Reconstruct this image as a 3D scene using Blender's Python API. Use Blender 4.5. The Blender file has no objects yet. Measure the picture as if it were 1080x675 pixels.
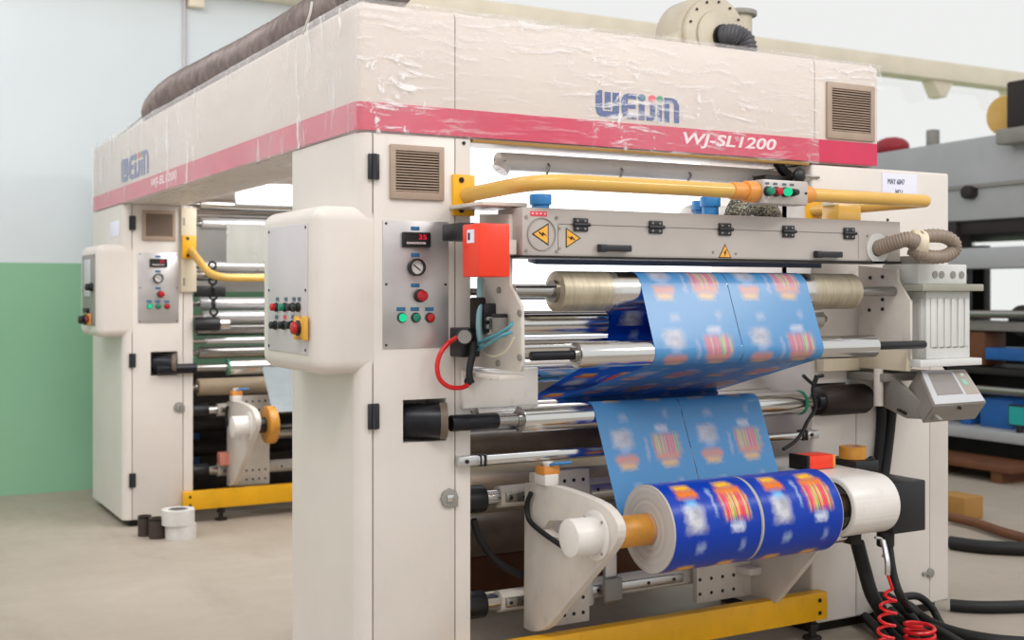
import bpy, bmesh, math, random
from mathutils import Vector, Matrix, noise

random.seed(4)
SC = bpy.context.scene
COL = SC.collection
PI = math.pi

# ------------------------------------------------------------------ survey of the photograph (metres; camera 1.5 m above the floor)
FPX, YAW, HZ, CH = 1268.0, 0.5120, 307.8, 1.5
CA, SA = math.cos(YAW), math.sin(YAW)

def at(px, py, X=None, Y=None, Z=None):
    """world point where the sight line of a photo pixel meets a plane X=, Y= or Z="""
    r, u = (px - 540) / FPX, (HZ - py) / FPX
    dx, dy = CA * r + SA, CA - SA * r
    if Y is not None: w = Y / dy
    elif X is not None: w = X / dx
    else: w = (Z - CH) / u
    return Vector((w * dx, w * dy, CH + w * u))

# ------------------------------------------------------------------ materials
def lin(h):
    h = h.lstrip('#')
    v = [int(h[i:i + 2], 16) / 255 for i in (0, 2, 4)]
    return tuple((c / 12.92 if c <= .04045 else ((c + .055) / 1.055) ** 2.4) for c in v) + (1,)

class NT:
    def __init__(s, name):
        s.m = bpy.data.materials.new(name); s.m.use_nodes = True
        s.t = s.m.node_tree; s.t.nodes.clear()
        s.out = s.n('ShaderNodeOutputMaterial')
    def n(s, typ, **kw):
        nd = s.t.nodes.new(typ)
        for k, v in kw.items(): setattr(nd, k, v)
        return nd
    def l(s, a, b): s.t.links.new(a, b)
    def val(s, sock, v):
        if hasattr(v, 'is_linked') or isinstance(v, bpy.types.NodeSocket): s.l(v, sock)
        else: sock.default_value = v
    def math(s, op, a, b=0.0, c=None, clamp=False):
        nd = s.n('ShaderNodeMath', operation=op, use_clamp=clamp)
        s.val(nd.inputs[0], a); s.val(nd.inputs[1], b)
        if c is not None: s.val(nd.inputs[2], c)
        return nd.outputs[0]
    def mix(s, f, a, b):
        nd = s.n('ShaderNodeMix', data_type='RGBA')
        s.val(nd.inputs['Factor'], f); s.val(nd.inputs[6], a); s.val(nd.inputs[7], b)
        return nd.outputs[2]
    def noise(s, vec, scale, detail=3, rough=.5):
        nd = s.n('ShaderNodeTexNoise'); nd.inputs['Scale'].default_value = scale
        nd.inputs['Detail'].default_value = detail; nd.inputs['Roughness'].default_value = rough
        if vec is not None: s.l(vec, nd.inputs['Vector'])
        return nd.outputs['Fac']
    def ramp(s, f, stops):
        nd = s.n('ShaderNodeValToRGB'); cr = nd.color_ramp
        while len(cr.elements) < len(stops): cr.elements.new(.5)
        for e, (p, c) in zip(cr.elements, stops): e.position = p; e.color = c
        s.l(f, nd.inputs[0]); return nd.outputs[0]
    def bsdf(s, col, rough=.5, metal=0., spec=.5, bump=None, bstr=.2, bdist=.01, **kw):
        b = s.n('ShaderNodeBsdfPrincipled')
        s.val(b.inputs['Base Color'], col); s.val(b.inputs['Roughness'], rough); s.val(b.inputs['Metallic'], metal)
        b.inputs['Specular IOR Level'].default_value = spec
        for k, v in kw.items(): s.val(b.inputs[k.replace('_', ' ')], v)
        if bump is not None:
            bp = s.n('ShaderNodeBump'); bp.inputs['Strength'].default_value = bstr; bp.inputs['Distance'].default_value = bdist
            s.l(bump, bp.inputs['Height']); s.l(bp.outputs[0], b.inputs['Normal'])
        return b.outputs[0]
    def done(s, sh): s.l(sh, s.out.inputs['Surface']); return s.m
    def obj(s): return s.n('ShaderNodeTexCoord').outputs['Object']
    def scaled(s, vec, sc):
        nd = s.n('ShaderNodeMapping'); s.l(vec, nd.inputs['Vector']); nd.inputs['Scale'].default_value = sc
        return nd.outputs[0]

def paint(name, hx, rough=.45, var=.06, scale=6, metal=0., spec=.5, dirt=None, bstr=.0):
    t = NT(name); c = lin(hx); o = t.obj()
    f = t.noise(o, scale, 4, .6)
    dk = tuple(x * (1 - var * 2.2) for x in c[:3]) + (1,)
    lt = tuple(min(1, x * (1 + var)) for x in c[:3]) + (1,)
    col = t.ramp(f, [(.3, dk), (.7, lt)])
    if dirt:
        g = t.noise(t.scaled(o, (3, 3, 1)), 9, 6, .7)
        col = t.mix(t.math('MULTIPLY', t.ramp(g, [(.58, (0, 0, 0, 1)), (.75, (1, 1, 1, 1))]), .35), col, lin(dirt))
    rg = t.math('MULTIPLY_ADD', t.noise(o, scale * 4, 2), .12, rough - .06)
    return t.done(t.bsdf(col, rg, metal, spec, bump=f if bstr else None, bstr=bstr))

def chrome(name, hx, rough=.18, streak=(.3, 60, 60), var=.1):
    t = NT(name); c = lin(hx); o = t.obj()
    f = t.noise(t.scaled(o, streak), 5, 4, .6)
    col = t.ramp(f, [(.3, tuple(x * (1 - var) for x in c[:3]) + (1,)), (.7, c)])
    rg = t.math('MULTIPLY_ADD', f, .12, rough - .06)
    return t.done(t.bsdf(col, rg, 1.0))

def glow(name, hx, st):
    t = NT(name); e = t.n('ShaderNodeEmission'); e.inputs[0].default_value = lin(hx); e.inputs[1].default_value = st
    return t.done(e.outputs[0])

M = {}
M['cream'] = paint('cream_enamel', '#DBD3CC', .38, .025, 2.5, dirt='#C9BFB2')
M['cream2'] = paint('aged_cream_enamel', '#D8CCB4', .42, .05, 4, dirt='#A99A80')
M['hood'] = paint('beige_hood_enamel', '#D8CCC3', .4, .02, 2)
M['crimson'] = paint('crimson_stripe', '#CE2F55', .4, .04, 4)
M['plate'] = paint('grey_beige_plate', '#D6CEC5', .45, .05, 7, dirt='#9C9084')
M['duct'] = paint('trunking_grey', '#B9B1AC', .4, .03, 4, metal=.15)
M['white'] = paint('white_enamel', '#E2DDD8', .3, .03, 5, dirt='#B7AEA5')
M['black'] = paint('black_plastic', '#15161A', .42, .1, 10)
M['blackshaft'] = paint('black_oxide_steel', '#202127', .33, .15, 14, metal=.5)
M['rubber'] = paint('black_rubber', '#0E0E10', .6, .1, 10)
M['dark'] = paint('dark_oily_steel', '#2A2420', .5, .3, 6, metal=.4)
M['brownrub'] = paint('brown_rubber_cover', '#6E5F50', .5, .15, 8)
M['beigeroll'] = paint('beige_rubber_cover', '#C0AC92', .5, .06, 8)
M['yellow'] = paint('safety_yellow', '#EFB008', .42, .06, 6, dirt='#A87A10')
M['rail'] = paint('handrail_yellow', '#D8AC58', .2, .04, 5)
M['orange'] = paint('orange_plastic', '#E09342', .4, .06, 10)
M['red'] = paint('signal_red', '#EE3A1C', .38, .03, 5)
M['redhose'] = paint('red_hose', '#D8161E', .3, .05, 20)
M['blue'] = paint('blue_fitting', '#2E7FC0', .4, .06, 12)
M['teal'] = paint('teal_hose', '#4E97A6', .35, .05, 12)
M['green'] = paint('green_ring', '#0C8F6E', .4, .05, 12)
M['chuckyellow'] = paint('guard_yellow', '#E2A83E', .4, .05, 12)
M['silverfilm'] = chrome('silver_film_sheet', '#6C7274', .42, (1, 3, 3), .2)
M['chuck'] = paint('amber_chuck', '#C88A30', .4, .12, 14)
M['kraft'] = paint('kraft_core', '#B98A66', .7, .08, 20)
M['vent'] = paint('taupe_louvre', '#A99484', .5, .05, 14)
M['ventdark'] = paint('louvre_shadow_gap', '#3A2A22', .8, .1, 10)
M['hose'] = paint('taupe_corrugated_hose', '#8F7F72', .5, .08, 14)
M['ductfab'] = paint('grey_foil_hose', '#7B6E6A', .42, .18, 16, metal=.25)
M['lightgrey'] = paint('light_grey_enamel', '#D3D3D1', .42, .03, 6)
M['midgrey'] = paint('mid_grey_enamel', '#8D8A85', .45, .06, 6)
M['consoleside'] = paint('console_grey', '#8A857E', .5, .05, 8)
M['consoleface'] = paint('console_face', '#C2C2C6', .42, .03, 8)
M['screen'] = paint('grey_lcd_screen', '#8C8683', .22, .03, 8)
M['steelplate'] = None
M['blower'] = paint('blower_cream', '#BDB3A0', .45, .06, 6)
M['tapewhite'] = paint('white_tape_roll', '#D8D5D2', .5, .06, 12)
M['browntube'] = paint('dark_brown_tube', '#40322C', .5, .12, 10)
M['blueink'] = paint('navy_logo_ink', '#33508F', .4, .03, 5)
M['letter'] = paint('white_lettering', '#F2DDE0', .4, .02, 5)
M['paper'] = paint('white_paper', '#E4E4F2', .7, .02, 5)
M['ink'] = paint('dark_print_ink', '#4A5270', .6, .03, 5)
M['labelblue'] = paint('blue_label_plate', '#2E6A94', .4, .08, 40)
M['labelgrey'] = paint('slate_label_plate', '#5A6576', .4, .08, 40)
M['sticker'] = paint('warning_yellow', '#F0B040', .4, .04, 20)
M['stickred'] = paint('red_label', '#E8485A', .5, .05, 20)
M['hinge'] = paint('black_hinge', '#23242A', .4, .1, 20)
M['btnred'] = paint('red_button', '#B4161C', .25, .05, 20)
M['btngreen'] = paint('green_button', '#0E7F62', .25, .05, 20)
M['lamp_green'] = glow('lit_green_lens', '#2CD69A', 1.1)
M['lamp_red'] = glow('lit_red_digits', '#F0203C', 1.3)
M['tube'] = glow('white_light_diffuser', '#FBFCFF', 2.6)
def worn_roller():
    t = NT('worn_nickel_roller'); o = t.obj(); sp = t.n('ShaderNodeSeparateXYZ'); t.l(o, sp.inputs[0])
    f = t.noise(t.scaled(o, (14, 2, 2)), 3, 5, .7)
    e = t.math('ADD', t.math('ABSOLUTE', t.math('ADD', sp.outputs[0], .02)), t.math('MULTIPLY_ADD', f, .10, -.05))
    m = t.ramp(e, [(.46, (0, 0, 0, 1)), (.50, (1, 1, 1, 1))])
    col = t.mix(m, lin('#D8D6D4'), t.ramp(f, [(.3, lin('#A89C86')), (.7, lin('#CFC4AE'))]))
    return t.done(t.bsdf(col, t.math('MULTIPLY_ADD', m, .2, .2), t.math('MULTIPLY_ADD', m, -.3, 1.0)))
M['wornroller'] = worn_roller()
M['chrome'] = chrome('polished_chrome', '#D9D8D6', .16)
M['farchrome'] = paint('satin_chrome', '#D2D2D4', .3, .04, 5, metal=.6)
M['brass'] = chrome('worn_nickel_roller', '#D9CFBC', .27)
M['steel'] = chrome('ground_steel', '#A9A6A2', .25)
M['aluminium'] = chrome('matt_aluminium', '#CFCFD0', .32)
M['wallgirder'] = paint('cream_girder', '#EFE4CE', .6, .04, 3)
M['pressgrey'] = paint('press_grey', '#ABADB0', .5, .04, 2)
M['pressdark'] = paint('press_dark', '#241C1A', .6, .2, 2)
M['bgblue'] = paint('background_blue', '#1F5FA8', .5, .1, 4)
M['bgred'] = paint('background_red', '#A02430', .5, .1, 4)
M['bgbrown'] = paint('background_brown', '#6A3F24', .6, .15, 4)
M['cyan'] = glow('cyan_monitor', '#37A8A0', .6)

def brushed():
    t = NT('brushed_stainless'); o = t.obj()
    f = t.noise(t.scaled(o, (60, 60, 1.2)), 6, 3, .6)
    g = t.noise(o, 5, 2)
    col = t.ramp(g, [(.3, lin('#B4B0B0')), (.7, lin('#D6D2D2'))])
    return t.done(t.bsdf(col, t.math('MULTIPLY_ADD', f, .12, .33), .75))
M['steelplate'] = brushed()

def concrete():
    t = NT('floor_concrete'); o = t.obj()
    f = t.noise(o, .7, 6, .6); g = t.noise(o, 7, 6, .65); h = t.noise(t.scaled(o, (1, .25, 1)), 2.2, 5, .7)
    col = t.ramp(f, [(.3, lin('#9E9386')), (.7, lin('#B1A79B'))])
    col = t.mix(t.math('MULTIPLY', t.ramp(g, [(.4, (0, 0, 0, 1)), (.7, (1, 1, 1, 1))]), .25), col, lin('#A39584'))
    col = t.mix(t.math('MULTIPLY', t.ramp(h, [(.52, (0, 0, 0, 1)), (.7, (1, 1, 1, 1))]), .4), col, lin('#8F8173'))
    return t.done(t.bsdf(col, t.math('MULTIPLY_ADD', g, .3, .4), 0, .35, bump=g, bstr=.05))
M['floor'] = concrete()

def backwall():
    t = NT('two_tone_wall_paint'); o = t.obj()
    z = t.n('ShaderNodeSeparateXYZ'); t.l(o, z.inputs[0])
    f = t.noise(o, .6, 4); k = t.noise(o, 30, 3)
    up = t.ramp(f, [(.3, lin('#D5DDE1')), (.7, lin('#DEE6EA'))])
    lo = t.ramp(f, [(.3, lin('#86B795')), (.7, lin('#92C2A1'))])
    m = t.math('GREATER_THAN', z.outputs[2], 1.716)
    return t.done(t.bsdf(t.mix(m, lo, up), .65, 0, .3, bump=k, bstr=.03))
M['wall'] = backwall()

def film_wrap():
    t = NT('clear_stretch_film')
    o = t.n('ShaderNodeNewGeometry').outputs['Position']
    sp = t.n('ShaderNodeSeparateXYZ'); t.l(o, sp.inputs[0])
    side = t.math('GREATER_THAN', sp.outputs[1], 3.93)
    W0, W1 = (0, 0, 0, 1), (1, 1, 1, 1)
    warp = t.n('ShaderNodeVectorMath', operation='ADD'); nv = t.n('ShaderNodeTexNoise'); nv.inputs['Scale'].default_value = 3.2; t.l(o, nv.inputs['Vector'])
    sc_ = t.n('ShaderNodeVectorMath', operation='SCALE'); t.l(nv.outputs['Color'], sc_.inputs[0]); sc_.inputs[3].default_value = .10
    t.l(o, warp.inputs[0]); t.l(sc_.outputs[0], warp.inputs[1]); wv = warp.outputs[0]
    f1 = t.noise(t.scaled(wv, (1.6, 1.6, 13)), 3.6, 6, .66)
    f2 = t.noise(t.scaled(wv, (9, 4.5, .7)), 2.6, 8, .72)
    f4 = t.noise(t.scaled(wv, (9, 9, 7)), 2.4, 6, .7)
    p1 = t.ramp(t.noise(o, 1.9, 3), [(.38, W0), (.62, W1)]); p2 = t.ramp(t.noise(o, 1.1, 2), [(.40, W0), (.62, W1)])
    s1 = t.math('MULTIPLY', t.ramp(f1, [(.54, W0), (.63, W1)]), t.math('MULTIPLY_ADD', p1, .75, .25))
    s1 = t.math('MAXIMUM', s1, t.math('MULTIPLY', t.ramp(f4, [(.58, W0), (.64, W1)]), p1))
    s2 = t.math('MULTIPLY', t.ramp(f2, [(.55, W0), (.70, W1)]), p2)
    st = t.math('ADD', t.math('MULTIPLY', s1, t.math('SUBTRACT', 1, side)), t.math('MULTIPLY', s2, side))
    base = t.math('MULTIPLY_ADD', side, .14, .03)
    haze = t.math('ADD', t.math('MULTIPLY', st, .62), t.math('MULTIPLY_ADD', t.math('ADD', p1, p2), .05, base))  # streaks paint glare lines as well as whitened crumples into the film
    h = t.math('ADD', f1, t.math('MULTIPLY', f2, .7))
    bp = t.n('ShaderNodeBump'); bp.inputs['Strength'].default_value = 1.0; bp.inputs['Distance'].default_value = .09
    t.l(h, bp.inputs['Height'])
    tr = t.n('ShaderNodeBsdfTransparent'); df = t.n('ShaderNodeBsdfDiffuse'); df.inputs[0].default_value = (.93, .92, .95, 1)
    m1 = t.n('ShaderNodeMixShader'); t.l(haze, m1.inputs[0]); t.l(tr.outputs[0], m1.inputs[1]); t.l(df.outputs[0], m1.inputs[2])
    gl = t.n('ShaderNodeBsdfGlossy'); gl.inputs['Roughness'].default_value = .1; gl.inputs[0].default_value = (1, 1, 1, 1)
    t.l(bp.outputs[0], gl.inputs['Normal'])
    lw = t.n('ShaderNodeFresnel'); lw.inputs[0].default_value = 1.3; t.l(bp.outputs[0], lw.inputs['Normal'])
    m2 = t.n('ShaderNodeMixShader'); t.l(t.math('MINIMUM', t.math('MULTIPLY', lw.outputs[0], .6), .06), m2.inputs[0]); t.l(m1.outputs[0], m2.inputs[1]); t.l(gl.outputs[0], m2.inputs[2])
    return t.done(m2.outputs[0])
M['wrap'] = film_wrap()

def clear_film():
    t = NT('silvery_clear_film'); o = t.obj()
    f = t.noise(t.scaled(o, (1, 1, .4)), 5, 4)
    tr = t.n('ShaderNodeBsdfTransparent'); b = t.bsdf(lin('#DCDDD8'), .18, .5)
    m = t.n('ShaderNodeMixShader'); t.l(t.math('MULTIPLY_ADD', f, .5, .35), m.inputs[0]); t.l(tr.outputs[0], m.inputs[1]); t.l(b, m.inputs[2])
    return t.done(m.outputs[0])
M['clear'] = clear_film()

def glass():
    t = NT('window_glass')
    tr = t.n('ShaderNodeBsdfTransparent'); gl = t.n('ShaderNodeBsdfGlossy'); gl.inputs['Roughness'].default_value = .02
    m = t.n('ShaderNodeMixShader'); m.inputs[0].default_value = .06
    t.l(tr.outputs[0], m.inputs[1]); t.l(gl.outputs[0], m.inputs[2])
    return t.done(m.outputs[0])
M['glass'] = glass()

def print_film(name, two_sided):
    """printed packaging film: deep blue with repeated pack motifs; the web's unprinted side shows them milky"""
    t = NT(name)
    uv = t.n('ShaderNodeTexCoord').outputs['UV']
    sp = t.n('ShaderNodeSeparateXYZ'); t.l(uv, sp.inputs[0])
    nz = t.noise(uv, 9, 3, .6); nz2 = t.noise(uv, 23, 2, .6)
    u = t.math('ADD', sp.outputs[0], t.math('MULTIPLY_ADD', nz, .10, -.05))
    v = t.math('FRACT', t.math('ADD', sp.outputs[1], t.math('MULTIPLY_ADD', nz2, .07, -.035)))
    def mask(cu, cv, hu, hv, su=.025, sv=.04):
        def side(x, c, h, s):
            d = t.math('ABSOLUTE', t.math('SUBTRACT', x, c))
            mr = t.n('ShaderNodeMapRange'); t.l(d, mr.inputs[0])
            mr.inputs[1].default_value = h + s; mr.inputs[2].default_value = max(0, h - s)
            return mr.outputs[0]
        return t.math('MULTIPLY', side(u, cu, hu, su), side(v, cv, hv, sv))
    stripe = t.noise(t.scaled(uv, (11, .22, 1)), 2, 2, .5)
    multi = t.ramp(stripe, [(.34, lin('#3FA35A')), (.42, lin('#C9CF5E')), (.48, lin('#E0486A')), (.55, lin('#D8305A')), (.63, lin('#E8705A')), (.72, lin('#8FC86A'))])
    fig = t.ramp(t.noise(uv, 9, 2, .5), [(.3, lin('#9C9EAA')), (.65, lin('#D0D0D8'))])
    L = [(mask(.24, .31, .06, .05), lin('#5FA8E0'), 1), (mask(.24, .47, .10, .13, .05, .05), fig, 1), (mask(.24, .09, .09, .05, .03), lin('#F2B823'), 1),
         (mask(.24, .185, .12, .055), lin('#DE7420'), 1), (mask(.49, .30, .018, .16, .015), lin('#8FA3CC'), .8), (mask(.72, .09, .09, .05, .03), lin('#F2B823'), 1),
         (mask(.73, .2, .14, .06, .03), lin('#DE7A2A'), 1), (mask(.73, .37, .155, .14, .03, .05), multi, 1), (mask(.72, .59, .07, .045, .02), lin('#C9D2E6'), 1),
         (mask(.30, .78, .05, .05, .02), lin('#9FB4D8'), .7), (mask(.80, .80, .03, .06, .02), lin('#9FB4D8'), .6)]
    def chain(base, k, haze=None):
        col = base
        for m, c, q in L:
            if haze is not None: c = t.mix(.32, c, haze)
            col = t.mix(t.math('MULTIPLY', m, q * k), col, c)
        return col
    vivid = chain(lin('#0638A6'), 1)
    b = t.bsdf(vivid, .3, 0, .28)
    if not two_sided: return t.done(b)
    pale = chain(lin('#5596CC'), .85, lin('#CFC4D4'))
    milky = t.bsdf(pale, .25, 0, .5)
    g = t.n('ShaderNodeNewGeometry')
    mx = t.n('ShaderNodeMixShader'); t.l(g.outputs['Backfacing'], mx.inputs[0]); t.l(milky, mx.inputs[1]); t.l(b, mx.inputs[2])
    tl = t.n('ShaderNodeBsdfTranslucent'); t.l(chain(lin('#1565D8'), 1), tl.inputs[0])
    m2 = t.n('ShaderNodeMixShader'); m2.inputs[0].default_value = .22; t.l(mx.outputs[0], m2.inputs[1]); t.l(tl.outputs[0], m2.inputs[2])
    return t.done(m2.outputs[0])
M['web'] = print_film('printed_packaging_film', True)
M['reel'] = print_film('printed_film_wound', False)

def reel_end():
    t = NT('wound_film_edge'); uv = t.n('ShaderNodeTexCoord').outputs['UV']
    f = t.noise(t.scaled(uv, (40, .4, 1)), 1.5, 5, .7)
    return t.done(t.bsdf(t.ramp(f, [(.3, lin('#A5A09D')), (.7, lin('#D2CECB'))]), .45))
M['reelend'] = reel_end()

# ------------------------------------------------------------------ mesh building
class MB:
    def __init__(s): s.bm = bmesh.new(); s.uv = s.bm.loops.layers.uv.new('UVMap'); s.mi = 0
    def add(s, b, bevel=0, seg=2, edges=None):
        if bevel > 0:
            es = [e for e in b.edges if edges is None or edges(e)]
            bmesh.ops.bevel(b, geom=es, offset=bevel, segments=seg, profile=.5, affect='EDGES', clamp_overlap=True)
        for f in b.faces: f.material_index = s.mi
        me = bpy.data.meshes.new('tmp'); b.to_mesh(me); b.free()
        s.bm.from_mesh(me); bpy.data.meshes.remove(me)
        return s
    def box(s, x0, x1, y0, y1, z0, z1, bevel=0, seg=2, edges=None):
        b = bmesh.new()
        bmesh.ops.create_cube(b, size=1, matrix=Matrix.Translation(((x0 + x1) / 2, (y0 + y1) / 2, (z0 + z1) / 2)) @ Matrix.Diagonal((abs(x1 - x0), abs(y1 - y0), abs(z1 - z0), 1)))
        return s.add(b, bevel, seg, edges)
    def frame(s, p0, p1):
        d = (Vector(p1) - Vector(p0)); L = d.length
        q = d.normalized().to_track_quat('Z', 'Y').to_matrix().to_4x4()
        return Matrix.Translation((Vector(p0) + Vector(p1)) / 2) @ q, L
    def cyl(s, p0, p1, r, r2=None, n=32, bevel=0):
        m, L = s.frame(p0, p1); b = bmesh.new()
        bmesh.ops.create_cone(b, cap_ends=True, segments=n, radius1=r, radius2=r if r2 is None else r2, depth=L, matrix=m)
        return s.add(b, bevel, 2, (lambda e: any(len(f.verts) > 4 for f in e.link_faces)) if bevel else None)
    def ball(s, c, r, n=16, sc=(1, 1, 1)):
        b = bmesh.new()
        bmesh.ops.create_uvsphere(b, u_segments=n, v_segments=n // 2, radius=r, matrix=Matrix.Translation(c) @ Matrix.Diagonal((*sc, 1)))
        return s.add(b)
    def prism(s, pts, axis, a0, a1, bevel=0, seg=2):
        """polygon in the plane normal to axis ('x': (y,z), 'y': (x,z), 'z': (x,y)), from a0 to a1"""
        b = bmesh.new()
        def mk(p, a): return {'x': (a, p[0], p[1]), 'y': (p[0], a, p[1]), 'z': (p[0], p[1], a)}[axis]
        v0 = [b.verts.new(mk(p, a0)) for p in pts]; v1 = [b.verts.new(mk(p, a1)) for p in pts]
        b.faces.new(v0); b.faces.new(v1[::-1])
        for i in range(len(pts)):
            j = (i + 1) % len(pts); b.faces.new((v0[i], v1[i], v1[j], v0[j]))
        bmesh.ops.recalc_face_normals(b, faces=b.faces)
        return s.add(b, bevel, seg)
    def tube(s, pts, r, n=12, smooth=0, rf=None, caps=True):
        P = [Vector(p) for p in pts]
        if smooth:
            Q = []
            for i in range(len(P) - 1):
                a, b_, c, d = P[max(0, i - 1)], P[i], P[i + 1], P[min(len(P) - 1, i + 2)]
                for k in range(smooth):
                    t = k / smooth
                    Q.append(.5 * ((2 * b_) + (c - a) * t + (2 * a - 5 * b_ + 4 * c - d) * t * t + (3 * b_ - a - 3 * c + d) * t ** 3))
            Q.append(P[-1]); P = Q
        b = bmesh.new(); rings = []; nrm = None
        for i, p in enumerate(P):
            tg = (P[min(i + 1, len(P) - 1)] - P[max(i - 1, 0)]).normalized()
            if nrm is None:
                nrm = tg.orthogonal().normalized()
            else:
                nrm = (nrm - tg * nrm.dot(tg)); nrm = nrm.normalized() if nrm.length > 1e-6 else tg.orthogonal().normalized()
            bn = tg.cross(nrm); rr = rf(i, len(P)) if rf else r
            rings.append([b.verts.new(p + (nrm * math.cos(2 * PI * k / n) + bn * math.sin(2 * PI * k / n)) * rr) for k in range(n)])
        for a, c in zip(rings, rings[1:]):
            for k in range(n): b.faces.new((a[k], a[(k + 1) % n], c[(k + 1) % n], c[k]))
        if caps: b.faces.new(rings[0][::-1]); b.faces.new(rings[-1])
        return s.add(b)
    def ring(s, c, ax, ro, ri, h, n=40):
        """a ring (washer, reel) of height h along unit axis ax, centred on c"""
        ax = Vector(ax).normalized(); a = ax.orthogonal().normalized(); d = ax.cross(a); b = bmesh.new(); c = Vector(c)
        R = []
        for rr, hh in ((ro, -h / 2), (ro, h / 2), (ri, h / 2), (ri, -h / 2)):
            R.append([b.verts.new(c + ax * hh + (a * math.cos(2 * PI * k / n) + d * math.sin(2 * PI * k / n)) * rr) for k in range(n)])
        for q in range(4):
            A, B = R[q], R[(q + 1) % 4]
            for k in range(n): b.faces.new((A[k], A[(k + 1) % n], B[(k + 1) % n], B[k]))
        bmesh.ops.recalc_face_normals(b, faces=b.faces)
        return s.add(b)
    def cut(s, cutter):
        """subtract another builder's solid"""
        a = bpy.data.meshes.new('a'); s.bm.to_mesh(a); c = bpy.data.meshes.new('c'); cutter.bm.to_mesh(c)
        oa = bpy.data.objects.new('a', a); oc = bpy.data.objects.new('c', c); COL.objects.link(oa); COL.objects.link(oc)
        md = oa.modifiers.new('b', 'BOOLEAN'); md.operation = 'DIFFERENCE'; md.object = oc; md.solver = 'EXACT'
        dg = bpy.context.evaluated_depsgraph_get(); me = bpy.data.meshes.new_from_object(oa.evaluated_get(dg))
        s.bm.free(); s.bm = bmesh.new(); s.bm.from_mesh(me)
        bpy.data.objects.remove(oa); bpy.data.objects.remove(oc); bpy.data.meshes.remove(me); bpy.data.meshes.remove(a); bpy.data.meshes.remove(c); cutter.bm.free()
        return s
    def build(s, name, mat, parent=None, label=None, angle=38, flip=False):
        me = bpy.data.meshes.new(name); s.bm.normal_update(); s.bm.to_mesh(me); s.bm.free()
        for m in (mat if isinstance(mat, (list, tuple)) else [mat]): me.materials.append(M[m] if isinstance(m, str) else m)
        me.polygons.foreach_set('use_smooth', [True] * len(me.polygons)); me.set_sharp_from_angle(angle=math.radians(angle))
        o = bpy.data.objects.new(name, me); COL.objects.link(o)
        if parent is not None:
            o.parent = parent; root = parent
            off = Vector((0, 0, 0))
            while root is not None: off += root.location; root = root.parent
            me.transform(Matrix.Translation(-off))
        else:
            xs = [v.co for v in me.vertices]
            off = Vector(((min(v.x for v in xs) + max(v.x for v in xs)) / 2, (min(v.y for v in xs) + max(v.y for v in xs)) / 2, min(v.z for v in xs)))
            me.transform(Matrix.Translation(-off)); o.location = off
        if label: o['label'] = label
        return o

def tag(o, label, cat, group=None):
    o['label'] = label; o['category'] = cat
    if group: o['group'] = group
    return o

def thing(name, label, cat, loc, group=None):
    o = bpy.data.objects.new(name, None); COL.objects.link(o); o.location = loc; o.empty_display_size = .1
    return tag(o, label, cat, group)

def structure(mb, name, mat):
    me_o = mb.build(name, mat); off = me_o.location.copy()
    me_o.data.transform(Matrix.Translation(off)); me_o.location = (0, 0, 0)
    me_o['kind'] = 'structure'; return me_o

def copy_tree(o, shift=None, parent=None):
    c = o.copy(); COL.objects.link(c); c.parent = parent
    if shift is not None: c.location = Vector(o.location) + Vector(shift)
    for ch in list(o.children): copy_tree(ch, None, c)
    return c

def text(name, body, origin, xdir, width, height, mat, parent, up=(0, 0, 1), shear=0, thick=.0012):
    cu = bpy.data.curves.new('txt', 'FONT'); cu.body = body; cu.extrude = .01; cu.shear = shear; cu.offset = .018 if shear else 0
    ob = bpy.data.objects.new('txt', cu); COL.objects.link(ob)
    dg = bpy.context.evaluated_depsgraph_get(); me = bpy.data.meshes.new_from_object(ob.evaluated_get(dg))
    bpy.data.objects.remove(ob); bpy.data.curves.remove(cu)
    xs = [v.co.x for v in me.vertices]; ys = [v.co.y for v in me.vertices]
    x0, x1, y0, y1 = min(xs), max(xs), min(ys), max(ys)
    X = Vector(xdir).normalized(); U = Vector(up).normalized(); N = X.cross(U); O = Vector(origin)
    mb = MB(); vs = [mb.bm.verts.new(O + X * ((v.co.x - x0) / (x1 - x0) * width) + U * ((v.co.y - y0) / (y1 - y0) * height) + N * (v.co.z / .01 * thick)) for v in me.vertices]
    for p in me.polygons:
        try: mb.bm.faces.new([vs[i] for i in p.vertices])
        except ValueError: pass
    bpy.data.meshes.remove(me)
    return mb.build(name, mat, parent)

# ------------------------------------------------------------------ shared small parts
def vent(parent, x0, x1, z0, z1, Y, n=15):
    """louvred grille on a face looking towards -Y"""
    b = .014 * (x1 - x0) / .2 + .006
    mb = MB()
    mb.box(x0, x1, Y - .012, Y, z0, z1, .003)
    mb.cut(MB().box(x0 + b, x1 - b, Y - .1, Y - .004, z0 + b * 1.3, z1 - b))
    g = mb.build('vent_grille', 'vent', parent)
    MB().box(x0 + b * .9, x1 - b * .9, Y - .0045, Y - .002, z0 + b * 1.1, z1 - b * .9).build('vent_backing', 'ventdark', g)
    sl = MB(); h = (z1 - z0 - 2.3 * b) / n
    for k in range(n):
        z = z0 + 1.3 * b + (k + .5) * h
        sl.prism([(Y - .013, z - h * .30), (Y - .011, z - h * .33), (Y - .003, z + h * .2), (Y - .006, z + h * .3)], 'x', x0 + b, x1 - b)
    sl.build('louvres', 'vent', g)
    return g

def button(parent, p, nrm, r, mat, bezel='black', depth=.014, name='push_button'):
    n = Vector(nrm).normalized(); p = Vector(p)
    bz = MB().cyl(p, p + n * depth * .6, r * 1.22, n=20, bevel=r * .15).build(name, bezel, parent)
    return bz, p + n * depth * .6

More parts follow.
